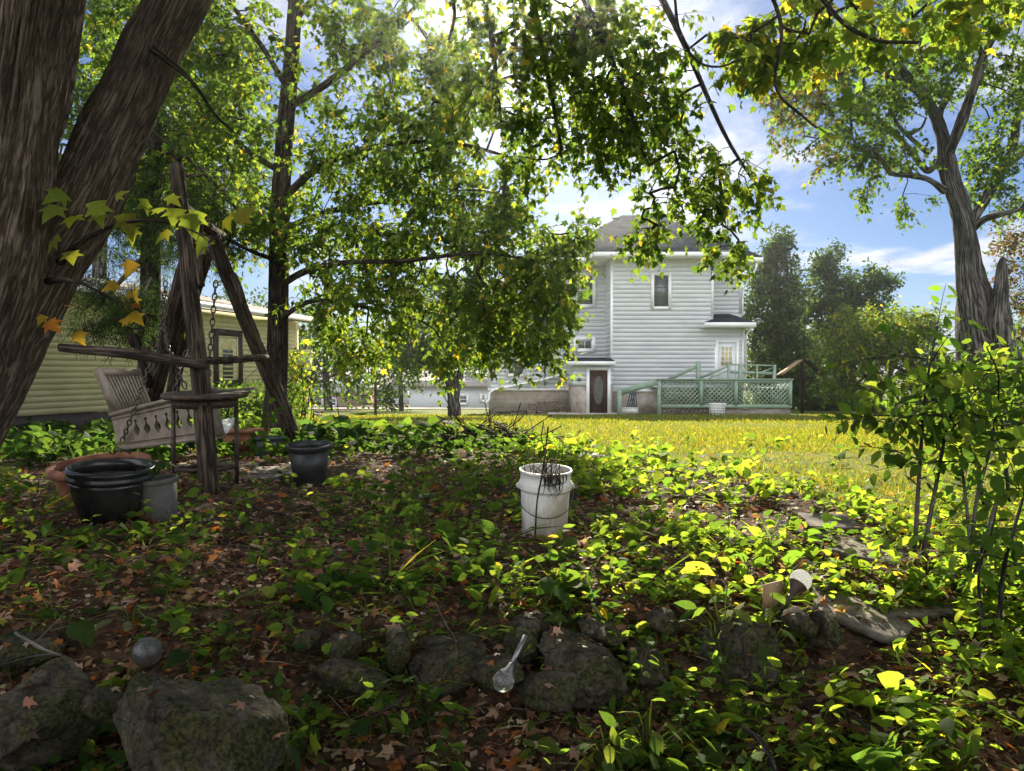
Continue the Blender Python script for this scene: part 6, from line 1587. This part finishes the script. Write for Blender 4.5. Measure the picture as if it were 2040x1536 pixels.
# short dead stalks and twigs mixed into the litter
TW = Soup(); x, y = in_frustum(2600, 1.7, 8, 1.0, 1.7); k = rng.random(len(x)) < soilk(x, y); x, y = x[k], y[k]
for a, b in zip(x, y):
    th = rng.random() * 6.28; L_ = .03 + .1 * rng.random() ** 2; p0 = np.array([a, b, float(H(a, b)) + .008 + .02 * rng.random()]); d = np.array([math.cos(th) * L_, math.sin(th) * L_, .2 * L_ * rng.standard_normal()])
    TW.tube([p0 - d, p0 + (0, 0, .006), p0 + d], [.0022, .002, .001], 4, False, col=(.16, .11, .07) if rng.random() < .6 else (.3, .24, .17))
kind(TW.build("twig_litter", M["litter"]), "stuff")

# lawn grass and its scattered leaves
GR = Soup()
def blades(n, y0, y1, hgt, wid, p, x0=None):
    x, y = in_frustum(n, y0, y1, 1.5, p); m = lawn_mask(x, y) * (.75 + .5 * vnoise(x * 1.2, y * 1.2, 41)); k = (rng.random(n) < m) & (y < 30.5); x, y = x[k], y[k]; n = len(x)
    pos = np.stack([x, y, H(x, y) - .004], -1); patch = vnoise(x * .5, y * .5, 43)
    h = hgt * (.5 + .8 * rng.random(n)) * (.7 + .7 * patch); d = unit(np.stack([.55 * rng.standard_normal(n), .55 * rng.standard_normal(n), np.ones(n)], -1)); ang = rng.random(n) * 6.283; nn = np.stack([np.cos(ang), np.sin(ang), 0 * ang], -1)
    c = leafcol(n, ((.075, .12, .022), (.12, .16, .03), (.19, .19, .045), (.28, .24, .09)), (3, 4, 3, 1.2))
    S = GR; T = (np.array([(-.5 * wid, 0, 0), (.5 * wid, 0, 0), (0, 1, -.25)]), [np.array([(0, 1, 2)])]); put_leaves(S, T, pos, d, nn, h, c)
blades(90000, 3.2, 9, .055, .12, 1.3)
blades(110000, 9, 18, .06, .22, 1.2)
blades(60000, 18, 31, .07, .4, 1.1)
kind(GR.build("grass", M["grass"]), "stuff")
LIT = Soup()
litter(2800, 4, 24, .045, T_MAPLE_S, ((.26, .20, .08), (.30, .24, .05), (.2, .12, .06), (.34, .16, .05)), (4, 3, 3, 1), 1.3, .05, lambda x, y: lawn_mask(x, y))
kind(LIT.build("fallen_leaves", M["litter"]), "stuff")

# ------------------------------------------------------------------ plants one can tell apart
def clump(name, label, c, nl, size, T, pal, w, group=None, spread=.5, hgt=.12, seed=0, cat="plant", upright=.5):
    t = thing(name, label, cat, c, group); r_ = np.random.default_rng(seed); S = Soup(); Q = Soup(); c = np.asarray(c)
    ang = np.arange(nl) * 2.399 + r_.random(nl); rr = spread * np.sqrt((np.arange(nl) + .5) / nl)
    for i in range(nl):
        o = np.array([math.cos(ang[i]), math.sin(ang[i]), 0]); hh = hgt * (1.15 - .6 * (rr[i] / max(spread, 1e-3))) * (.8 + .4 * r_.random()); tip = c + o * rr[i] + np.array([0, 0, hh])
        Q.tube([c + o * .01, c + o * rr[i] * .5 + (0, 0, hh * .75), tip], [.004, .003, .002], 5, False, col=(.1, .12, .04))
        d = unit(o + np.array([0, 0, -.25 + upright * r_.standard_normal() * .6])); n = unit(np.array([0, .5, .85]) + o * .3 + r_.standard_normal(3) * .3)
        put_leaves(S, T, tip[None], d[None], n[None], np.array([size * (.7 + .5 * r_.random())]), leafcol(1, pal, w))
    Q.build("stems", M["leaf"], t, True); S.build("leaves", M["leaf"], t)


DK, DW = (G_DARK, (.04, .075, .03), G_MID), (3, 3, 2)
for k, (px, py, d, nl, sz, lab) in enumerate(((612, 852, 9.8, 16, .26, "big-leaved hosta at the foot of the leaning rear pole"), (655, 856, 10.2, 16, .26, "hosta behind the empty black pot"), (690, 862, 9.6, 14, .24, "hosta just right of the black pot"), (735, 858, 10.2, 15, .25, "hosta midway along the shaded row by the yard post"), (790, 862, 10.0, 14, .24, "hosta left of centre in the shaded row before the pale garage"), (840, 860, 10.4, 14, .24, "hosta in the shaded row below the small tree"), (890, 862, 10.3, 14, .22, "last hosta of the row beside the brush pile"))):
    clump("hosta", lab, gz_at(P(px, py, d)), nl, sz, T_HEART, DK if k < 4 else (G_DARK, G_MID, G_LITE), DW if k < 4 else (3, 3, 2), "hostas in the shaded row", .42, .36, 100 + k)
for k, (px, py, d, nl, sz, hh, lab, pal, w) in enumerate((
    (375, 1190, 3.1, 4, .12, .06, "broad round-leaved seedling lit green on the dark soil left", (G_LITE, G_YEL), (2, 1)), (205, 1270, 2.75, 3, .13, .05, "bright pair of round leaves left of the clear globe light", (G_LITE, G_YEL), (2, 2)), (300, 1262, 2.72, 5, .1, .06, "round-leaved plant crowding behind the clear globe light", (G_MID, G_LITE), (1, 2)),
    (520, 1175, 3.2, 3, .12, .07, "single broad green leaves standing right of the sunlit seedling", (G_MID, G_LITE), (2, 1)), (560, 1400, 2.45, 10, .09, .16, "leafy stalk growing at the huge boulder's right flank", DK, DW), (130, 1190, 3.05, 5, .15, .1, "large dark hosta-like leaves in deep shade at left", DK, DW), (260, 1190, 3.1, 9, .07, .05, "pale compound-leaved weed catching light in the left shade", ((.16, .19, .1), (.22, .25, .15)), (1, 1)),
    (1345, 1170, 3.35, 4, .12, .09, "yellowing round leaves left of the shaded block", (YEL, G_YEL), (3, 1)), (1110, 1205, 3.2, 7, .1, .1, "slender heart-leaved weed above the ledge stone", (G_MID, G_LITE), (2, 1)), (770, 1150, 3.3, 5, .13, .08, "dark broad-leaved weed on the soil above the broad dark block", DK, DW), (1210, 1450, 2.45, 22, .06, .16, "sunny cluster of small bright leaves in front of the ledge stone", (G_LITE, G_YEL), (2, 2)), (1290, 1430, 2.5, 18, .065, .18, "second sunny cluster right of the small bright one", (G_LITE, G_YEL), (2, 2)),
    (1440, 1290, 2.95, 12, .085, .3, "leafy weed climbing before the shaded block", (G_MID, G_LITE, G_YEL), (2, 3, 1)), (1530, 1300, 2.9, 10, .08, .26, "weed hanging over the right face of the shaded block", (G_MID, G_LITE, G_YEL), (2, 3, 1)), (1560, 1425, 2.5, 3, .16, .08, "pale curled big leaf plant in the bottom right litter", ((.16, .2, .1), G_LITE), (2, 1)), (1690, 1405, 2.5, 3, .13, .07, "bright flat oval leaves low in the bottom right", (G_LITE, G_YEL), (1, 2)), (1850, 1500, 2.35, 3, .15, .12, "long grey-green drooping leaf at the bottom right corner", ((.1, .13, .08), G_MID), (2, 1)), (1660, 1510, 2.35, 4, .12, .06, "bright leaves at the bottom rim right of centre", (G_LITE, G_YEL), (1, 2)),
    (950, 940, 5.2, 14, .11, .22, "bright upright weed on the litter left of the bucket", (G_MID, G_LITE, G_YEL), (2, 3, 2)), (705, 965, 5.6, 10, .09, .16, "bright weed tuft right of the empty black pot", (G_LITE, G_YEL), (2, 2)), (530, 858, 8.65, 12, .12, .3, "leafy plant growing out of the slate tub", (G_DARK, G_MID), (2, 2)), (487, 862, 8.85, 12, .11, .24, "green plant growing out of the reddish trough", (G_MID, G_LITE), (2, 2)), (225, 905, 5.1, 6, .12, .08, "grey-green leaves sprouting inside the terracotta bowl", ((.09, .11, .07), G_DARK), (2, 1)), (312, 945, 4.6, 8, .07, .1, "weeds growing out of the small grey pot", DK, DW),
    (1225, 900, 7.6, 12, .09, .2, "bright leafy weed at the lawn edge right behind the bucket", (G_LITE, G_YEL), (2, 2)), (1290, 905, 7.2, 14, .09, .22, "tall bright weed at the lawn edge two steps right of the bucket", (G_MID, G_LITE, G_YEL), (1, 2, 2)))):
    base_ = P(px, py, d)
    c = base_ if k in (20, 21, 22, 23) else gz_at(base_)
    clump("leafy_weed" if k > 1 else "seedling", lab, c, nl, sz, T_HEART if sz > .085 else T_OVAL, pal, w, None, max(.05, sz * (.9 if nl < 8 else 1.6)), hh, 200 + k)
# vines climbing the cottage corner
t = thing("climbing_vine", "yellow-green vine climbing the cottage corner below the lantern", "vine", gz_at(P(588, 830, 20.5))); S = Soup(); n = 900
x = P(585, 760, 20.6)[0] + .28 * rng.standard_normal(n); y = 20.6 + .25 * rng.standard_normal(n); z = -.2 + 1.7 * rng.random(n) ** 1.3; put_leaves(S, T_HEART, np.stack([x, y, z], -1), unit(rng.standard_normal((n, 3)) + (0, 0, -.6)), unit(rng.standard_normal((n, 3)) + (0, -.8, .3)), .1 * (.6 + .7 * rng.random(n)), leafcol(n, (G_LITE, G_YEL, YEL), (3, 4, 1.5))); S.build("leaves", M["leaf"], t)
S = Soup()
for k in range(7): a = P(585, 832, 20.6) + (rng.standard_normal() * .15, .1, 0); S.tube([a, a + (.1 * rng.standard_normal(), 0, .8), a + (.2 * rng.standard_normal(), 0, 1.6)], [.012, .009, .004], 5)
S.build("stems", M["bark"], t)
S = Soup(); t = thing("foundation_shrub", "tangled dark shrub under the cottage window beside the leaning pole", "shrub", gz_at(P(500, 860, 11.5))); n = 1500
c = P(515, 790, 12.0); x = c[0] + .55 * rng.standard_normal(n); y = 12 + .45 * rng.standard_normal(n); z = .0 + .75 * rng.random(n) ** 1.5; put_leaves(S, T_OVAL, np.stack([x, y, z], -1), unit(rng.standard_normal((n, 3)) + (0, 0, -.3)), unit(rng.standard_normal((n, 3)) + (0, 0, .6)), .075 * (.6 + .7 * rng.random(n)), leafcol(n, (G_DARK, G_MID, G_LITE), (4, 3, 1))); S.build("leaves", M["leaf"], t)
S = Soup()
for k in range(16): a = gz_at([c[0] + .5 * rng.standard_normal(), 12 + .3 * rng.standard_normal(), 0]); S.tube([a, a + (.2 * rng.standard_normal(), 0, .6), a + (.4 * rng.standard_normal(), 0, 1.1 + .5 * rng.random())], [.01, .007, .003], 5)
S.build("stems", M["bark"], t)
